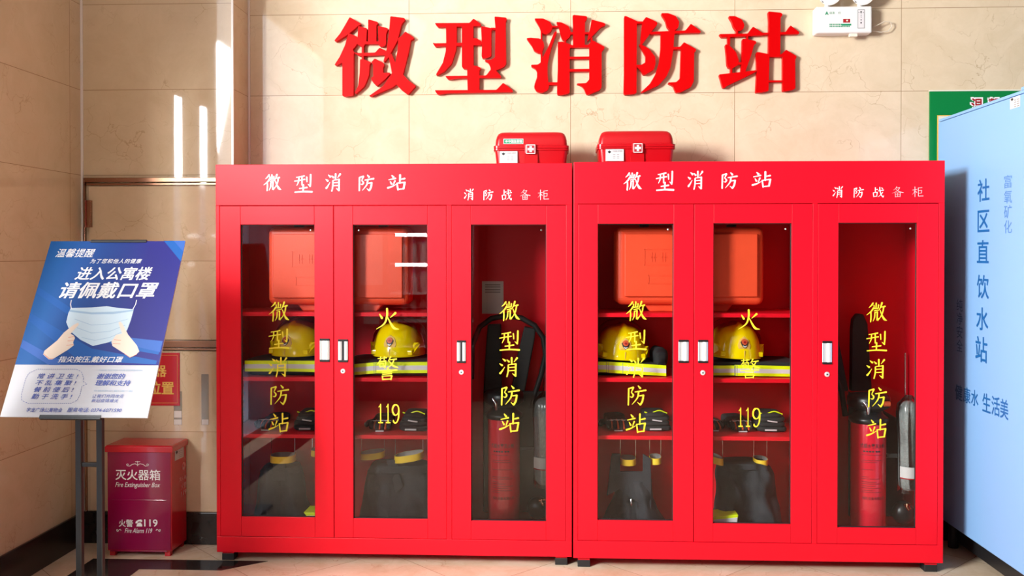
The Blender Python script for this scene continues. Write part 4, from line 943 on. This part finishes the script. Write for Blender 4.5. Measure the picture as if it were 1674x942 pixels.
# ================================================================== BACKPACK EXTINGUISHERS
def backpack(px0, px1, pyt, G, label, P, seed):
    yc = .15; r = (at(px1, 760, yc-.02).x - at(px0, 760, yc-.02).x)/2; xc = at((px0+px1)/2, 760, yc-.02).x
    zf = G['zf']+.0006; zt = at((px0+px1)/2, pyt, yc-r).z
    root = thing('backpack_extinguisher', label, 'extinguisher', (xc, yc, zf), 'backpack water mist extinguishers')
    b = MB(); b.lathe([(r-.012, 0), (r-.003, .006), (r, .02), (r, zt-zf-.006), (r-.002, zt-zf)], (xc, yc, zf), 48); b.build('tank', M['cylred'], root, smooth=True, ang=50)
    h2 = .10
    b = MB(); b.lathe([(r+.003, -.008), (r+.010, .0), (r+.010, .012), (r+.004, .018), (r-.012, .030), (r-.018, .045), (r+.004, .055), (r+.016, .066), (r+.016, .10), (r+.006, .112), (r-.03, .118), (.004, .12)], (xc, yc, zt), 48)
    cp = b.build('cap', M['black'], root, smooth=True, ang=50)
    b = MB(); b.tube([(xc-.045, yc-r-.004, zt+.09), (xc-.03, yc-r-.014, zt+.07), (xc-.028, yc-r-.006, zt+.04)], [.006, .010, .006], 12); b.build('filler_neck', M['steel'], cp, smooth=True)
    b = MB(); b.cyl((xc+.035, yc-r-.014, zt+.085), (xc+.06, yc-r-.014, zt+.085), .011, n=16); b.build('safety_knob', M['orange2'], cp, smooth=True)
    # printed instructions wrapped round the tank
    b = MB()
    def wrap(s, x0, x1, z0, z1, bold=0):
        vs, fs, asp = glyph(s, bold)
        out = []
        for u, v in vs:
            a = (x0+(x1-x0)*u)/r; out.append((xc+(r+.0007)*sin(a), yc-(r+.0007)*cos(a), z0+(z1-z0)*v))
        b.add(out, fs)
    def bar(x0, x1, z, h=.0022):
        n = 6
        for k in range(n):
            a0 = (x0+(x1-x0)*k/n)/r; a1 = (x0+(x1-x0)*(k+1)/n)/r; R_ = r+.0007
            b.poly([(xc+R_*sin(a0), yc-R_*cos(a0), z), (xc+R_*sin(a1), yc-R_*cos(a1), z), (xc+R_*sin(a1), yc-R_*cos(a1), z+h), (xc+R_*sin(a0), yc-R_*cos(a0), z+h)])
    zz = lambda py: at((px0+px1)/2, py, yc-r).z
    wrap('式细水雾灭火枪', -.058, .05, zz(733.5), zz(726), .01); [bar(x_, x_+.009, zz(740), .006) for x_ in (-.045, -.033, -.021, -.009, .006, .018)]
    rnd = random.Random(seed)
    for py in (745, 754, 757, 769, 781, 784, 789, 792, 796, 799, 803, 806): bar(-.052, -.052+rnd.uniform(.03, .1), zz(py), .0016)
    wrap('消防设备有限公司', -.05, .05, zz(818), zz(813))
    b.build('tank_lettering', M['darkink'], root)
    # harness and back plate
    def plate(name, poly, y0, y1, m, bv=.006):
        q = [at(x, y, y0) for x, y in poly]; b = MB(); b.prism([(p.x, p.z) for p in q], lambda x, z, d: (x, d, z), y0, y1); return b.build(name, m, root, bevel=bv, seg=3)
    for pl in P['pads']: plate('shoulder_pad', pl, .285, .325, M['strap'])
    plate('back_plate', P['plate'], .262, .280, M['black'])
    b = MB(); b.tube([at(x, y, yy) for x, y, yy in P['hose']], .0125, 12); b.build('hose', M['rubber'], root, smooth=True)
    plate('strap', P['strap'], .125, .135, M['strap'], .002)
    # air cylinder in its plastic wrap
    ax0, ax1, ay0, ay1 = P['air']; yy = .115
    ar = (at(ax1, 740, yy-.04).x-at(ax0, 740, yy-.04).x)/2; axc = at((ax0+ax1)/2, 740, yy-.04).x; z1, z0 = at(ax0, ay0, yy-.04).z, at(ax0, ay1, yy-.04).z
    b = MB(); hh = z1-z0; b.lathe([(.01, 0), (ar*.6, .004), (ar*.92, .02), (ar, .045), (ar, hh-.05), (ar*.9, hh-.022), (ar*.6, hh-.006), (.012, hh)], (axc, yy, z0), 36); ac = b.build('air_cylinder', M['grey'], root, smooth=True, ang=70)
    b = MB(); wv = []
    for k in range(12):
        t = k/11; R_ = ar*1.05 + (.006*math.exp(-((t-.80)/.14)**2)); 
        if t > .88: R_ *= sqrt(max(.05, 1-((t-.88)/.125)**2))
        wv.append([(axc+(R_+.0022*sin(9*a+3*t))*cos(a), yy+(R_+.0022*sin(9*a+3*t))*sin(a), z0-.006+(hh+.03)*t) for a in [2*pi*i/54 for i in range(54)]])
    b.loft(wv, caps=False); b.build('plastic_wrap', M['net'], root, smooth=True, ang=180)
    lz1, lz0 = at(ax0, P['label'][0], yy-.05).z, at(ax0, P['label'][1], yy-.05).z
    b = MB(); R_ = ar*1.05+.004; n = 20
    for za, zb_, mi in ((lz0, lz0+.005, 1), (lz0+.005, lz1, 0)):
        for k in range(n):
            a0 = -pi/2-1.15+2.3*k/n; a1 = -pi/2-1.15+2.3*(k+1)/n
            b.poly([(axc+R_*cos(a0), yy+R_*sin(a0), za), (axc+R_*cos(a1), yy+R_*sin(a1), za), (axc+R_*cos(a1), yy+R_*sin(a1), zb_), (axc+R_*cos(a0), yy+R_*sin(a0), zb_)], mi)
    b.build('cylinder_label', [M['paper'], M['redink']], ac)
    vx, vy, vr = P['valve']; v = at(vx, vy, .19)
    b = MB(); superblob(b, (v.x, .19, max(v.z, zf+vr+.001)), vr, vr*.8, vr, 1, 1, nu=32, nv=20); b.build('regulator', M['black'], root, smooth=True)
    b = MB(); q = at(vx+P.get('vdx', 8), vy-9, .10); b.tube([q+Vector((0, 0, .014)), q, q+Vector((.008, -.006, -.012))], [.006, .010, .008], 14); b.tube([q+Vector((-.014, .0, .006)), q+Vector((.014, 0, .012))], .006, 12); b.build('valve', M['copper'], root, smooth=True)
    b = MB(); b.tube([at(x, y, .31) for x, y in P['pipe']], .0045, 8); b.build('lance_pipe', M['steel'] if P['pipes'] else M['black'], root, smooth=True)
    return root
backpack(797, 850, 685, GL, 'red backpack extinguisher with black hose loop %s %s' % (RD, LC), dict(
    pads=[[(797, 531), (819, 530), (820, 645), (790, 650), (792, 600)], [(857, 534), (876, 538), (874, 555), (858, 640), (835, 640), (846, 580)]],
    plate=[(790, 640), (896, 640), (896, 838), (790, 838)],
    hose=[(771, 620, .27), (772, 565, .27), (784, 535, .27), (803, 521, .27), (828, 516, .27), (852, 520, .27), (874, 532, .27), (888, 552, .27), (892, 580, .27), (885, 612, .27), (876, 640, .27), (868, 668, .27)],
    strap=[(850, 731), (916, 731), (916, 737), (850, 737)], air=(873, 911, 652, 796), label=(749, 769), valve=(880, 830, .05), vdx=6, pipe=[(888, 650), (890, 620), (889, 600)], pipes=True), 5)
backpack(1394, 1450, 692, GR, 'red backpack extinguisher with tall dark pad %s %s' % (RD, RC), dict(
    pads=[[(1393, 540), (1395, 522), (1402, 513), (1412, 514), (1419, 530), (1426, 640), (1392, 640)], [(1364, 545), (1372, 560), (1388, 640), (1360, 640)]],
    plate=[(1388, 640), (1478, 690), (1478, 845), (1388, 845)],
    hose=[(1352, 700, .27), (1352, 660, .27), (1356, 630, .27), (1366, 610, .27), (1376, 640, .27), (1382, 680, .27)],
    strap=[(1450, 742), (1512, 742), (1512, 749), (1450, 749)], air=(1475, 1508, 658, 806), label=(765, 785), valve=(1477, 838, .05), vdx=6, pipe=[(1480, 660), (1480, 620), (1480, 577)], pipes=True), 6)

# pale sheet with grey bars on the left cabinet's back panel
b = MB(); P = Plane((0, GL['yb']-.0012, 0), (1, 0, 0), (0, 0, 1))
v0 = at(788, 513, GL['yb']-.0012); v1 = at(823, 460, GL['yb']-.0012); b.box(v0.x, v1.x, GL['yb']-.0012, GL['yb'], v0.z, v1.z)
pn = b.build('pale_sheet', M['paper'], origin=((v0.x+v1.x)/2, GL['yb'], v0.z)); tag(pn, 'pale sheet on the back panel behind the right door of the left cabinet', 'notice')
b = MB()
for yy in (465, 468.5, 473, 477): rect_px(b, P, 793, yy, 818, yy+1.6, .0008)
b.build('print', M['greyink'], pn)

# ================================================================== POSTER STAND
xb0 = -1.884; dB = 3.11; yB = dB-D; yT = 1.106*dB-D
zB = at(120, 682.5, yB).z; zT = at(195, 394.5, yT).z
xw0 = at(0, 683, yB).x; xw1 = at(241, 681, yB).x
U = Vector((1, 0, 0)); V = Vector((0, yT-yB, zT-zB)); PL = V.length; V.normalize()
PO = Plane(Vector((xw0, yB, zB)), U, V); PWd = xw1-xw0
xst = at(150, 800, -.64).x
stand = thing('poster_stand', 'black steel poster stand with two upright bars, left of the cabinets', 'stand', (xst, -.64, 0))
for i_, px in enumerate((133, 167)):
    xx = at(px, 800, -.64).x; b = MB(); b.box(xx-.011, xx+.011, -.662, -.640, .012, .93); b.build('upright_bar', M['stand'], stand, bevel=.003)
xa, xc2 = at(133, 800, -.64).x, at(167, 800, -.64).x
b = MB(); b.box(xa+.011, xc2-.011, -.658, -.642, at(150, 763, -.65).z, at(150, 756, -.65).z); b.build('cross_bar', M['stand'], stand, bevel=.002)
b = MB(); b.box(xst-.20, xst+.20, -.83, -.47, 0, .012); b.build('base_plate', M['stand'], stand, bevel=.003)
def clip(px0, px1, bv, name):
    a0, b0 = PO.px(px0, bv[1]); a1, _ = PO.px(px1, bv[1]); b = MB(); bb = bv[0]
    def slab(q0, q1, w0, w1):
        vs = [PO.P(a, q, w) for a in (a0, a1) for q, w in ((q0, w0), (q0, w1), (q1, w1), (q1, w0))]
        b.add(vs, [(0, 1, 2, 3), (7, 6, 5, 4), (0, 4, 5, 1), (1, 5, 6, 2), (2, 6, 7, 3), (3, 7, 4, 0)])
    lo = bv[2]
    slab(min(0, lo*.003)-.004 if lo < 0 else PL+.0005, -.0005 if lo < 0 else PL+.0045, -.010, .004)
    e0, e1 = (-.004, .007) if lo < 0 else (PL-.007, PL+.0045)
    slab(e0, e1, .0012 if False else .0022, .004); slab(e0, e1, -.010, -.0056)
    b.build(name, M['stand'], stand)
clip(65, 165, (0, 682, -1), 'lower_clip'); clip(149, 240, (0, 394.5, 1), 'upper_clip')
b = MB()
for q in (.12,): p = PO.P(PWd/2, q, -.030); b.box(xa-.02, xc2+.02, min(p.y, -.652)-.002, max(p.y, -.652)+.002, p.z-.008, p.z+.008)
p0, p1 = PO.P(PWd/2, .02, -.017), PO.P(PWd/2, PL-.01, -.017)
b.tube([p0, p1], .010, 8); b.build('tilt_bracket', M['stand'], stand)

pm = bpy.data.materials.new('poster_blue_print'); pm.use_nodes = True; nt = pm.node_tree; bs = nt.nodes['Principled BSDF']; bs.inputs['Roughness'].default_value = .45; bs.inputs['Specular IOR Level'].default_value = .2
tc = N(nt, 'ShaderNodeTexCoord'); sp = N(nt, 'ShaderNodeSeparateXYZ'); nt.links.new(tc.outputs['Generated'], sp.inputs[0])
rp = N(nt, 'ShaderNodeValToRGB'); nt.links.new(sp.outputs[0], rp.inputs[0])
rp.color_ramp.elements[0].color = (.002, .075, .27, 1); rp.color_ramp.elements[0].position = .1; rp.color_ramp.elements[1].color = (.013, .012, .155, 1); rp.color_ramp.elements[1].position = .75
nt.links.new(rp.outputs[0], bs.inputs['Base Color'])
pb2 = plain('poster_streak_blue', (.005, .08, .31), .45, spec=.2); pb3 = plain('poster_streak_light', (.03, .10, .36), .45, spec=.2)
b = MB(); vs = []
for w in (-.005, 0):
    for a, q in ((0, 0), (PWd, 0), (PWd, PL), (0, PL)): vs.append(PO.P(a, q, w))
b.add(vs, [(0, 1, 2, 3), (7, 6, 5, 4), (0, 4, 5, 1), (1, 5, 6, 2), (2, 6, 7, 3), (3, 7, 4, 0)])
po = b.build('poster', M['posterpaper'], origin=PO.P(PWd/2, 0, 0)); tag(po, 'blue and white tilted poster showing a face mask, held by the black stand', 'poster')
_, bl = PO.px(150, 597)
b = MB(); b.poly([PO.P(0, bl, .0006), PO.P(PWd, bl, .0006), PO.P(PWd, PL, .0006), PO.P(0, PL, .0006)]); b.build('blue_field', pm, po)
b = MB(); L1 = .0008
poly_px(b, PO, [(268, 394), (300, 394), (302, 402), (296, 428)], L1, 0); poly_px(b, PO, [(284, 394), (303, 394), (300, 412)], L1+.0001, 1)
poly_px(b, PO, [(60, 480), (64, 470), (190, 552), (262, 572), (259, 580), (190, 568)], L1, 0); poly_px(b, PO, [(46, 524), (50, 512), (150, 570), (257, 590), (255, 596), (130, 590)], L1+.0001, 0)
poly_px(b, PO, [(170, 548), (266, 558), (262, 576), (200, 562)], L1+.0002, 1); poly_px(b, PO, [(34, 568), (38, 556), (100, 590), (98, 597), (80, 597)], L1, 1)
b.build('blue_streaks', [pb2, pb3], po)
T = dict(shear=.22, lift=.0014)
def pline(t, x0, y0, x1, y1, m, nm, **k):
    b = MB(); text_px(b, t, PO, x0, y0, x1, y1, **{**T, **k}); b.build(nm, M[m], po)
for t, x0, y0, x1, y1, bd, sp_ in (('温馨提醒', 92.5, 407, 155, 421, .006, 1), ('为了您和他人的健康', 148, 423.5, 232, 431, .01, 1.15), ('进入公寓楼', 125, 437, 247.5, 458, .018, 1),
                                   ('请佩戴口罩', 100, 462, 257, 488, .022, 1), ('指尖按压,戴好口罩', 96, 583, 201, 593.5, .012, 1)):
    pline(t, x0, y0, x1, y1, 'posterink', 'white_line', bold=bd, space=sp_)
for t, x0, y0, x1, y1, bd in (('常 讲 卫 生 !', 62, 611, 128, 619.5, .01), ('不 乱 集 聚 !', 58.5, 622, 124.5, 630.5, .01), ('餐 前 便 后 !', 56, 633, 120.5, 641.5, .01), ('勤 于 洗 手 !', 51.5, 644, 118, 653, .01),
                              ('谢谢您的', 159, 611, 205, 620, .018), ('理解和支持', 156, 622, 213.5, 631, .018), ('让我们共同攻克', 151.5, 645, 203, 651, 0), ('新冠疫情难关', 149.5, 652.5, 193.5, 658.5, 0),
                              ('宇龙广场公寓物业', 43.5, 667, 102, 674.5, .006), ('服务电话: 0374-6071590', 110, 667, 199, 674.5, .006)):
    pline(t, x0, y0, x1, y1, 'blueink', 'navy_line', bold=bd)
pline('THANK YOU FOR YOUR COOPERATION', 162, 604.5, 233, 607, 'maskd', 'faint_line', shear=0); pline('你我同防护,我们在一起', 153.5, 638, 217, 641, 'maskd', 'faint_line', shear=0)
# dashed balloon
b = MB(); bal = [(55, 607), (62, 604), (125, 604), (133, 608), (137, 618), (136, 624), (142.5, 628), (134, 632), (131, 646), (126, 655), (117, 659.5), (45, 659.5), (36, 655), (35, 646), (42, 620), (47, 611), (55, 607)]
for (p, q) in zip(bal, bal[1:]):
    d = math.hypot(q[0]-p[0], q[1]-p[1]); n = max(1, int(d/3.4))
    for k in range(n):
        t0, t1 = k/n, (k+.62)/n; line_px(b, PO, [(p[0]+(q[0]-p[0])*t0, p[1]+(q[1]-p[1])*t0), (p[0]+(q[0]-p[0])*t1, p[1]+(q[1]-p[1])*t1)], .0013, .0012)
b.build('dashed_balloon', M['blueink'], po)
# mask with two pointing hands
b = MB(); L2 = .0012
poly_px(b, PO, [(116, 504), (150, 503), (175, 501), (195, 504), (219, 506), (214, 524), (208, 540), (196, 552), (178, 560), (152, 566), (132, 556), (114, 541), (108.5, 527), (112, 512)], L2, 0)
poly_px(b, PO, [(114.5, 507), (150, 511), (185, 510), (219, 506.5), (218, 509), (185, 514), (150, 514.5), (113.5, 510)], L2+.0002, 1)
for pts in ([(122, 522), (150, 532), (180, 530), (210, 522)], [(126, 536), (150, 545), (180, 542), (205, 532)], [(134, 552), (155, 557), (180, 552), (200, 543)]): line_px(b, PO, pts, .0018, L2+.0003, 1)
line_px(b, PO, [(117, 505), (115.5, 498), (117, 491)], .003, L2+.0002, 2); line_px(b, PO, [(217.5, 506), (222, 498), (223.5, 491)], .003, L2+.0002, 2)
b.build('mask_drawing', [M['maskc'], M['maskd'], M['posterink']], po)
b = MB(); L3 = .0018
poly_px(b, PO, [(128, 528), (129.5, 531), (116, 546), (121, 549), (123, 553), (120, 560), (121, 565), (112, 572), (86, 588), (80, 588), (71, 580), (73, 574), (94, 557), (105, 544), (120, 532)], L3, 0)
for pts in ([(112, 552), (121, 551)], [(111, 558), (121, 557)], [(109, 565), (120, 564)], [(72, 579), (81, 587), (88, 587)]): line_px(b, PO, pts, .0014, L3+.0003, 1)
b.build('hand_drawing', [M['skin'], M['orange2']], po); b = MB()
poly_px(b, PO, [(194, 528), (197, 526), (200, 529), (210, 548), (224, 565), (228, 575), (222, 581), (212, 585), (206, 580), (184, 566), (182.5, 559), (186, 554), (190, 548), (200, 546)], L3, 0)
for pts in ([(187, 556), (198, 557)], [(185, 562), (197, 563)], [(204, 579), (213, 585), (224, 580)]): line_px(b, PO, pts, .0014, L3+.0003, 1)
b.build('hand_drawing', [M['skin'], M['orange2']], po)

# ================================================================== FIRE EXTINGUISHER BOX
yf = .045; yk = YP-.016
bx0, bx1 = at(175, 820, yf).x, at(280.5, 820, yf).x; bz0, bz1 = at(230, 913, yf).z, at(230, 738, yf).z
eb = thing('extinguisher_box', 'dark red fire extinguisher box on the floor behind the poster stand', 'extinguisher box', ((bx0+bx1)/2, (yf+yk)/2, 0))
bz0 = .022
b = MB(); b.box(bx0, bx1, yf+.002, yk, bz0, bz1); b.build('body', M['redlid'], eb, bevel=.004)
b = MB(); b.box(bx0+.004, bx1-.004, yf-.002, yf+.0025, bz0+.006, bz1-.002); fd = b.build('front_panel', M['redbox'], eb, bevel=.002)
lz = at(230, 728.5, yf).z
b = MB(); b.loft([[(bx0-.006, yf-.008, bz1-.004), (bx1+.008, yf-.008, bz1-.004), (bx1+.008, yk, bz1-.004), (bx0-.006, yk, bz1-.004)], [(bx0-.006, yf-.008, lz-.004), (bx1+.008, yf-.008, lz-.004), (bx1+.008, yk, lz-.004), (bx0-.006, yk, lz-.004)], [(bx0, yf, lz), (bx1, yf, lz), (bx1, yk, lz), (bx0, yk, lz)]])
b.build('lid', M['redlid'], eb, bevel=.003, seg=3)
for lx in (bx0+.008, bx1-.034):
    for ly in (yf+.006, yk-.03): b = MB(); b.box(lx, lx+.024, ly, ly+.024, 0, bz0+.002); b.build('foot', M['redlid'], eb, bevel=.001)
PF = Plane((0, yf-.002, 0), (1, 0, 0), (0, 0, 1))
b = MB()
rx0, rx1 = at(180, 800, yf).x, at(273, 800, yf).x
for z_ in (at(230, 818, yf).z, at(230, 901, yf).z): b.box(rx0, rx1, yf-.0035, yf, z_-.0025, z_+.0025)
b.build('pressed_ridge', M['redbox'], fd, bevel=.001)
b = MB()
b = MB(); text_px(b, '灭火器箱', PF, 189, 768, 262, 785, bold=.012); b.build('title_lettering', M['ink'], fd)
b = MB(); text_px(b, 'Fire Extinguisher Box', PF, 188.5, 789, 262, 799, shear=.35); b.build('script_lettering', M['ink'], fd)
b = MB(); text_px(b, '火警', PF, 194.5, 849.5, 217.5, 861.5, bold=.012); b.build('alarm_lettering', M['ink'], fd)
b = MB(); text_px(b, '119', PF, 236, 849.5, 257.5, 861, bold=.02); b.build('alarm_number', M['ink'], fd)
b = MB(); text_px(b, 'Fire Alarm 119', PF, 204, 864, 249, 871.5, shear=.35); b.build('script_lettering', M['ink'], fd)
b = MB()
# handset symbol
poly_px(b, PF, [(222, 853), (226, 850), (231, 849.5), (233, 852), (231, 854), (229, 852.5), (226, 853), (224.5, 856), (221.5, 855.5)]); poly_px(b, PF, [(223, 861), (224, 857), (227, 854.5), (230, 854.5), (232.5, 858), (232.5, 861)])
# scroll ornaments
def scroll(x, y, s):
    line_px(b, PF, [(x, y), (x+4*s, y-2.2), (x+9*s, y-1), (x+13*s, y+1.8), (x+17*s, y+1), (x+18*s, y-1.2), (x+16*s, y-2), (x+14.5*s, y-.4)], .0022)
b.build('handset_symbol', M['ink'], fd)
for ox, oy, os_ in ((225, 760.5, 1), (225, 760.5, -1), (255, 867.5, .4), (198, 867.5, -.4)):
    b = MB(); scroll(ox, oy, os_); b.build('scroll_ornament', M['ink'], fd)
b = MB(); line_px(b, PF, [(225, 754), (225, 762)], .002); line_px(b, PF, [(221, 755), (229, 755)], .002); b.build('top_ornament', M['ink'], fd)
PS = Plane((bx1, 0, 0), (0, 1, 0), (0, 0, 1))
b = MB(); poly_px(b, PS, [(285.5, 735.5), (300, 730), (300, 747), (285.5, 754)], .0008, 0)
poly_px(b, PS, [(286.6, 740.5), (288.6, 736.5), (290.6, 739), (288.6, 743)], .0012, 1)
for k in range(4): line_px(b, PS, [(292, 738.5+k*3), (298.5, 736+k*3)], .0016, .0012, 2)
sb = b.build('side_sticker', [M['paper'], M['darkink'], M['greyink']], eb)
b = MB(); text_px(b, '灭火器箱', PS, 293, 778, 307.5, 784, lift=.0008); b.build('side_lettering', M['inkfade'], eb); b = MB(); text_px(b, '火警', PS, 296, 789, 304, 799, lift=.0008); text_px(b, '119', PS, 296, 801.5, 304, 809, lift=.0008, bold=.02)
c = PS.px(300, 762); 
for r_ in (.016, .011):
    for k in range(16):
        a0, a1 = 2*pi*k/16, 2*pi*(k+1)/16
        b.poly([PS.P(c[0]+r_*cos(a0), c[1]+r_*1.1*sin(a0)), PS.P(c[0]+r_*cos(a1), c[1]+r_*1.1*sin(a1)), PS.P(c[0]+(r_-.003)*cos(a1), c[1]+(r_-.003)*1.1*sin(a1)), PS.P(c[0]+(r_-.003)*cos(a0), c[1]+(r_-.003)*1.1*sin(a0))])
b.build('side_lettering', M['inkfade'], eb)

# red location sign and tape on the service door
ys = YP-.0135
b = MB(); v0 = at(196, 663, ys); v1 = at(293.5, 577, ys); b.box(v0.x, v1.x, ys, YP-.010, v0.z, v1.z)
ws = b.build('wall_sign', M['redlid'], origin=((v0.x+v1.x)/2, ys, v0.z), bevel=.003); tag(ws, 'red sign with gold characters on the tiled door, half hidden by the poster', 'sign')
PW = Plane((0, ys, 0), (1, 0, 0), (0, 0, 1)); b = MB()
text_px(b, '灭火器', PW, 206, 597, 272, 616, bold=.02); b.build('gold_lettering', M['gold'], ws); b = MB(); text_px(b, '位置', PW, 243, 624, 284, 645, bold=.025)
for a_ in ([(199, 581), (290, 581), (290, 659), (199, 659), (199, 581)],): line_px(b, PW, a_, .0012)
b.build('gold_lettering', M['gold'], ws)
for px0, px1, py0, py1, lab, wy in ((284, 297.5, 640, 695, 'strip of clear tape below the corner of the red sign', 661), (329.5, 341, 612, 695, 'long strip of clear tape beside the cabinet edge', 672)):
    yt = YP-.0112; v0 = at(px0, py1, yt); v1 = at(px1, py0, yt)
    b = MB(); b.box(v0.x, v1.x, yt, YP-.0101, v0.z, v1.z); o = b.build('tape_strip', M['tape'], origin=((v0.x+v1.x)/2, yt, v0.z)); tag(o, lab, 'tape', 'tape strips on the tiled door')
    b = MB(); PT = Plane((0, yt, 0), (1, 0, 0), (0, 0, 1)); rect_px(b, PT, px0+.5, 686, px1-.3, 694.5, .0004); rect_px(b, PT, px0+.8, wy+11, px1-.6, 683, .0004); b.build('frosted_end', M['tapewhite'], o)

# ================================================================== GREEN NOTICE BOARD
yg = YW-.012
v0 = at(1519.5, 262, yg); v1 = at(1519.5, 149.5, yg)
nb = thing('notice_board', 'green notice board on the wall, mostly hidden behind the blue machine', 'notice board', (v0.x+.6, YW-.004, 1.05))
MB().box(v0.x, v0.x+1.25, yg, YW-.003, 1.05, v1.z).build('board', M['green'], nb, bevel=.001)
MB().box(v0.x-.002, v0.x+1.252, yg-.001, YW-.003, v1.z, v1.z+.006).build('edge_strip', M['cream'], nb)
q = at(1533.5, 190, yg); b = MB(); b.box(q.x, q.x+1.15, yg-.002, yg+.001, 1.09, q.z); ip = b.build('inner_panel', M['cream'], nb)
b = MB(); b.box(q.x-.004, q.x, yg-.0025, yg+.001, 1.09, q.z+.004); b.box(q.x, q.x+1.15, yg-.0025, yg+.001, q.z, q.z+.004); b.build('panel_border', M['gold'], nb)
PN = Plane((0, yg, 0), (1, 0, 0), (0, 0, 1))
for s_x, ch in ((1588, '温'), (1616, '馨'), (1644, '提'), (1672, '示')):
    b = MB(); text_px(b, ch, PN, s_x-1.6, 159.4, s_x+19.6, 186.6, bold=.055, lift=.0008, mi=1); text_px(b, ch, PN, s_x, 161, s_x+18, 185, bold=.02, lift=.0014, mi=0); b.build('board_character', [M['redink'], M['ink']], nb)

# ================================================================== BLUE WATER MACHINE
XM = 1.751; ymB, ymF = .385, -.62; zm0, zm1 = atX(1561, 864, XM).z, atX(1535, 195, XM).z
wm = thing('water_machine', 'tall pale blue drinking water machine with blue characters on its side', 'machine', (XM+.36, (ymB+ymF)/2, 0))
b = MB(); b.box(XM, XM+.72, ymF, ymB, zm0, zm1-.014); b.build('body', M['machine'], wm, bevel=.004)
b = MB(); b.box(XM+.0015, XM+.72, ymF, ymB, zm1-.012, zm1); b.box(XM, XM+.72, ymF-.01, -.36, zm1, zm1+.012); b.build('top_cap', M['machine'], wm, bevel=.002)
b = MB(); b.box(XM+.06, XM+.68, ymF+.06, ymB-.05, .03, zm0+.002); b.build('plinth', M['black'], wm)
for lx in (XM+.02, XM+.64):
    for ly in (ymF+.04, ymB-.09): b = MB(); b.cyl((lx+.03, ly+.03, 0), (lx+.03, ly+.03, zm0+.001), .022, n=20); b.build('foot', M['rubber'], wm, smooth=True)
b = MB(); b.box(XM+.004, XM+.02, ymB, ymB+.004, zm1-.04, zm1-.022); b.build('hinge_bolt', M['black'], wm)
PM = Plane((XM, 0, 0), (0, -1, 0), (0, 0, 1))
def mchar(ch, x0, y0, x1, y1, m='machtext', bold=.015):
    b = MB(); text_px(b, ch, PM, x0, y0, x1, y1, bold=bold); b.build('side_character', M[m], wm)
for ch, y0, y1, xo in zip('社区直饮水站', (293, 344, 393, 450, 503, 551), (329, 379, 430, 488, 540, 592), (0, 0, -1, -1, -2, -3.5)): mchar(ch, 1598.5+xo, y0, 1617.5+xo, y1)
for ch, x in zip('健康水', (1562, 1575, 1588)): mchar(ch, x, 415+(x+6-908)*.325, x+11.5, 415+(x+6-908)*.363)
for ch, x in zip('生活美', (1606.5, 1621.5, 1635.5)): mchar(ch, x, 415+(x+6-908)*.325, x+13, 415+(x+6-908)*.368)
for ch, y in zip('纯净安全', (489, 511, 533, 555)): mchar(ch, 1564, y, 1574, y+20, bold=0)
for ch, y in zip('富氧矿化', (286, 311, 335.5, 360)): mchar(ch, 1641.5, y, 1654.5, y+21.5, 'machthin', 0)
b = MB(); poly_px(b, PM, [(1651.5, 161), (1668, 155.5), (1668, 174), (1651.5, 179)], .0008, 0)
poly_px(b, PM, [(1652.5, 163), (1655, 160), (1657.5, 162), (1655, 165.5)], .0012, 1)
for k in range(4): line_px(b, PM, [(1658.5, 164+k*3.6), (1661.5, 163+k*3.6)], .003, .0012, 2); line_px(b, PM, [(1663, 162.6+k*3.6), (1666.5, 161.4+k*3.6)], .003, .0012, 2)
b.build('side_sticker', [M['paper'], M['darkink'], M['greyink']], wm)

# ================================================================== LOBBY BEHIND THE CAMERA (seen in the door glass)
vx0, vx1, vy = -1.80, -.68, -4.25
vm = thing('vending_machine', 'red drinks vending machine with lit shelves, seen reflected in the cabinet glass', 'vending machine', ((vx0+vx1)/2, vy-.4, 0))
b = MB(); b.box(vx0, vx1, vy-.75, vy-.70, .05, 1.83); b.box(vx0, vx0+.30, vy-.70, vy, .05, 1.83); b.box(vx1-.05, vx1, vy-.70, vy, .05, 1.83)
b.box(vx0+.30, vx1-.05, vy-.70, vy, 1.77, 1.83); b.box(vx0+.30, vx1-.05, vy-.70, vy, .05, .45); b.box(vx0+.02, vx1-.02, vy-.65, vy-.03, 0, .05)
b.build('housing', M['vend'], vm, bevel=.01)
b = MB(); b.box(vx0+.31, vx1-.06, vy-.695, vy-.66, .46, 1.76); b.build('back_panel', M['vendin'], vm)
shz = (.50, .73, .98, 1.25)
for z in shz:
    b = MB(); b.box(vx0+.305, vx1-.055, vy-.62, vy-.06, z-.02, z); b.build('shelf', M['vendin'], vm)
    if z < .9: continue
    b = MB(); b.box(vx0+.36, vx1-.10, vy-.055, vy-.03, z+.205 + .03*(z > .9), z+.225 + .04*(z > .9)); b.build('light_tube', M['led'], vm)
b = MB(); b.box(vx0+.05, vx0+.25, vy, vy+.004, 1.05, 1.5); b.box(vx0+.08, vx0+.22, vy, vy+.006, .7, .9); b.build('control_panel', M['paper'], vm)
bt = thing('drink_bottle', 'plastic drink bottle in a row of the lit vending machine', 'bottle', (vx0+.40, vy-.25, shz[0]+.0005), 'drink bottles in the vending machine')
o_ = ROOT[bt]; b = MB(); b.lathe([(.02, 0), (.031, .004), (.032, .05), (.029, .08), (.032, .11), (.03, .135), (.014, .165), (.012, .178)], o_, 20); b.build('bottle_body', M['bottle'], bt, smooth=True)
b = MB(); b.lathe([(.0135, .178), (.0135, .196), (.011, .198)], o_, 16); b.build('bottle_cap', M['cap'], bt, smooth=True)
for z in shz:
    for k in range(7):
        if z == shz[0] and k == 0: continue
        copy_tree(bt, (vx0+.40+k*.09, vy-.25, z+.0005), 0, bt['label'])
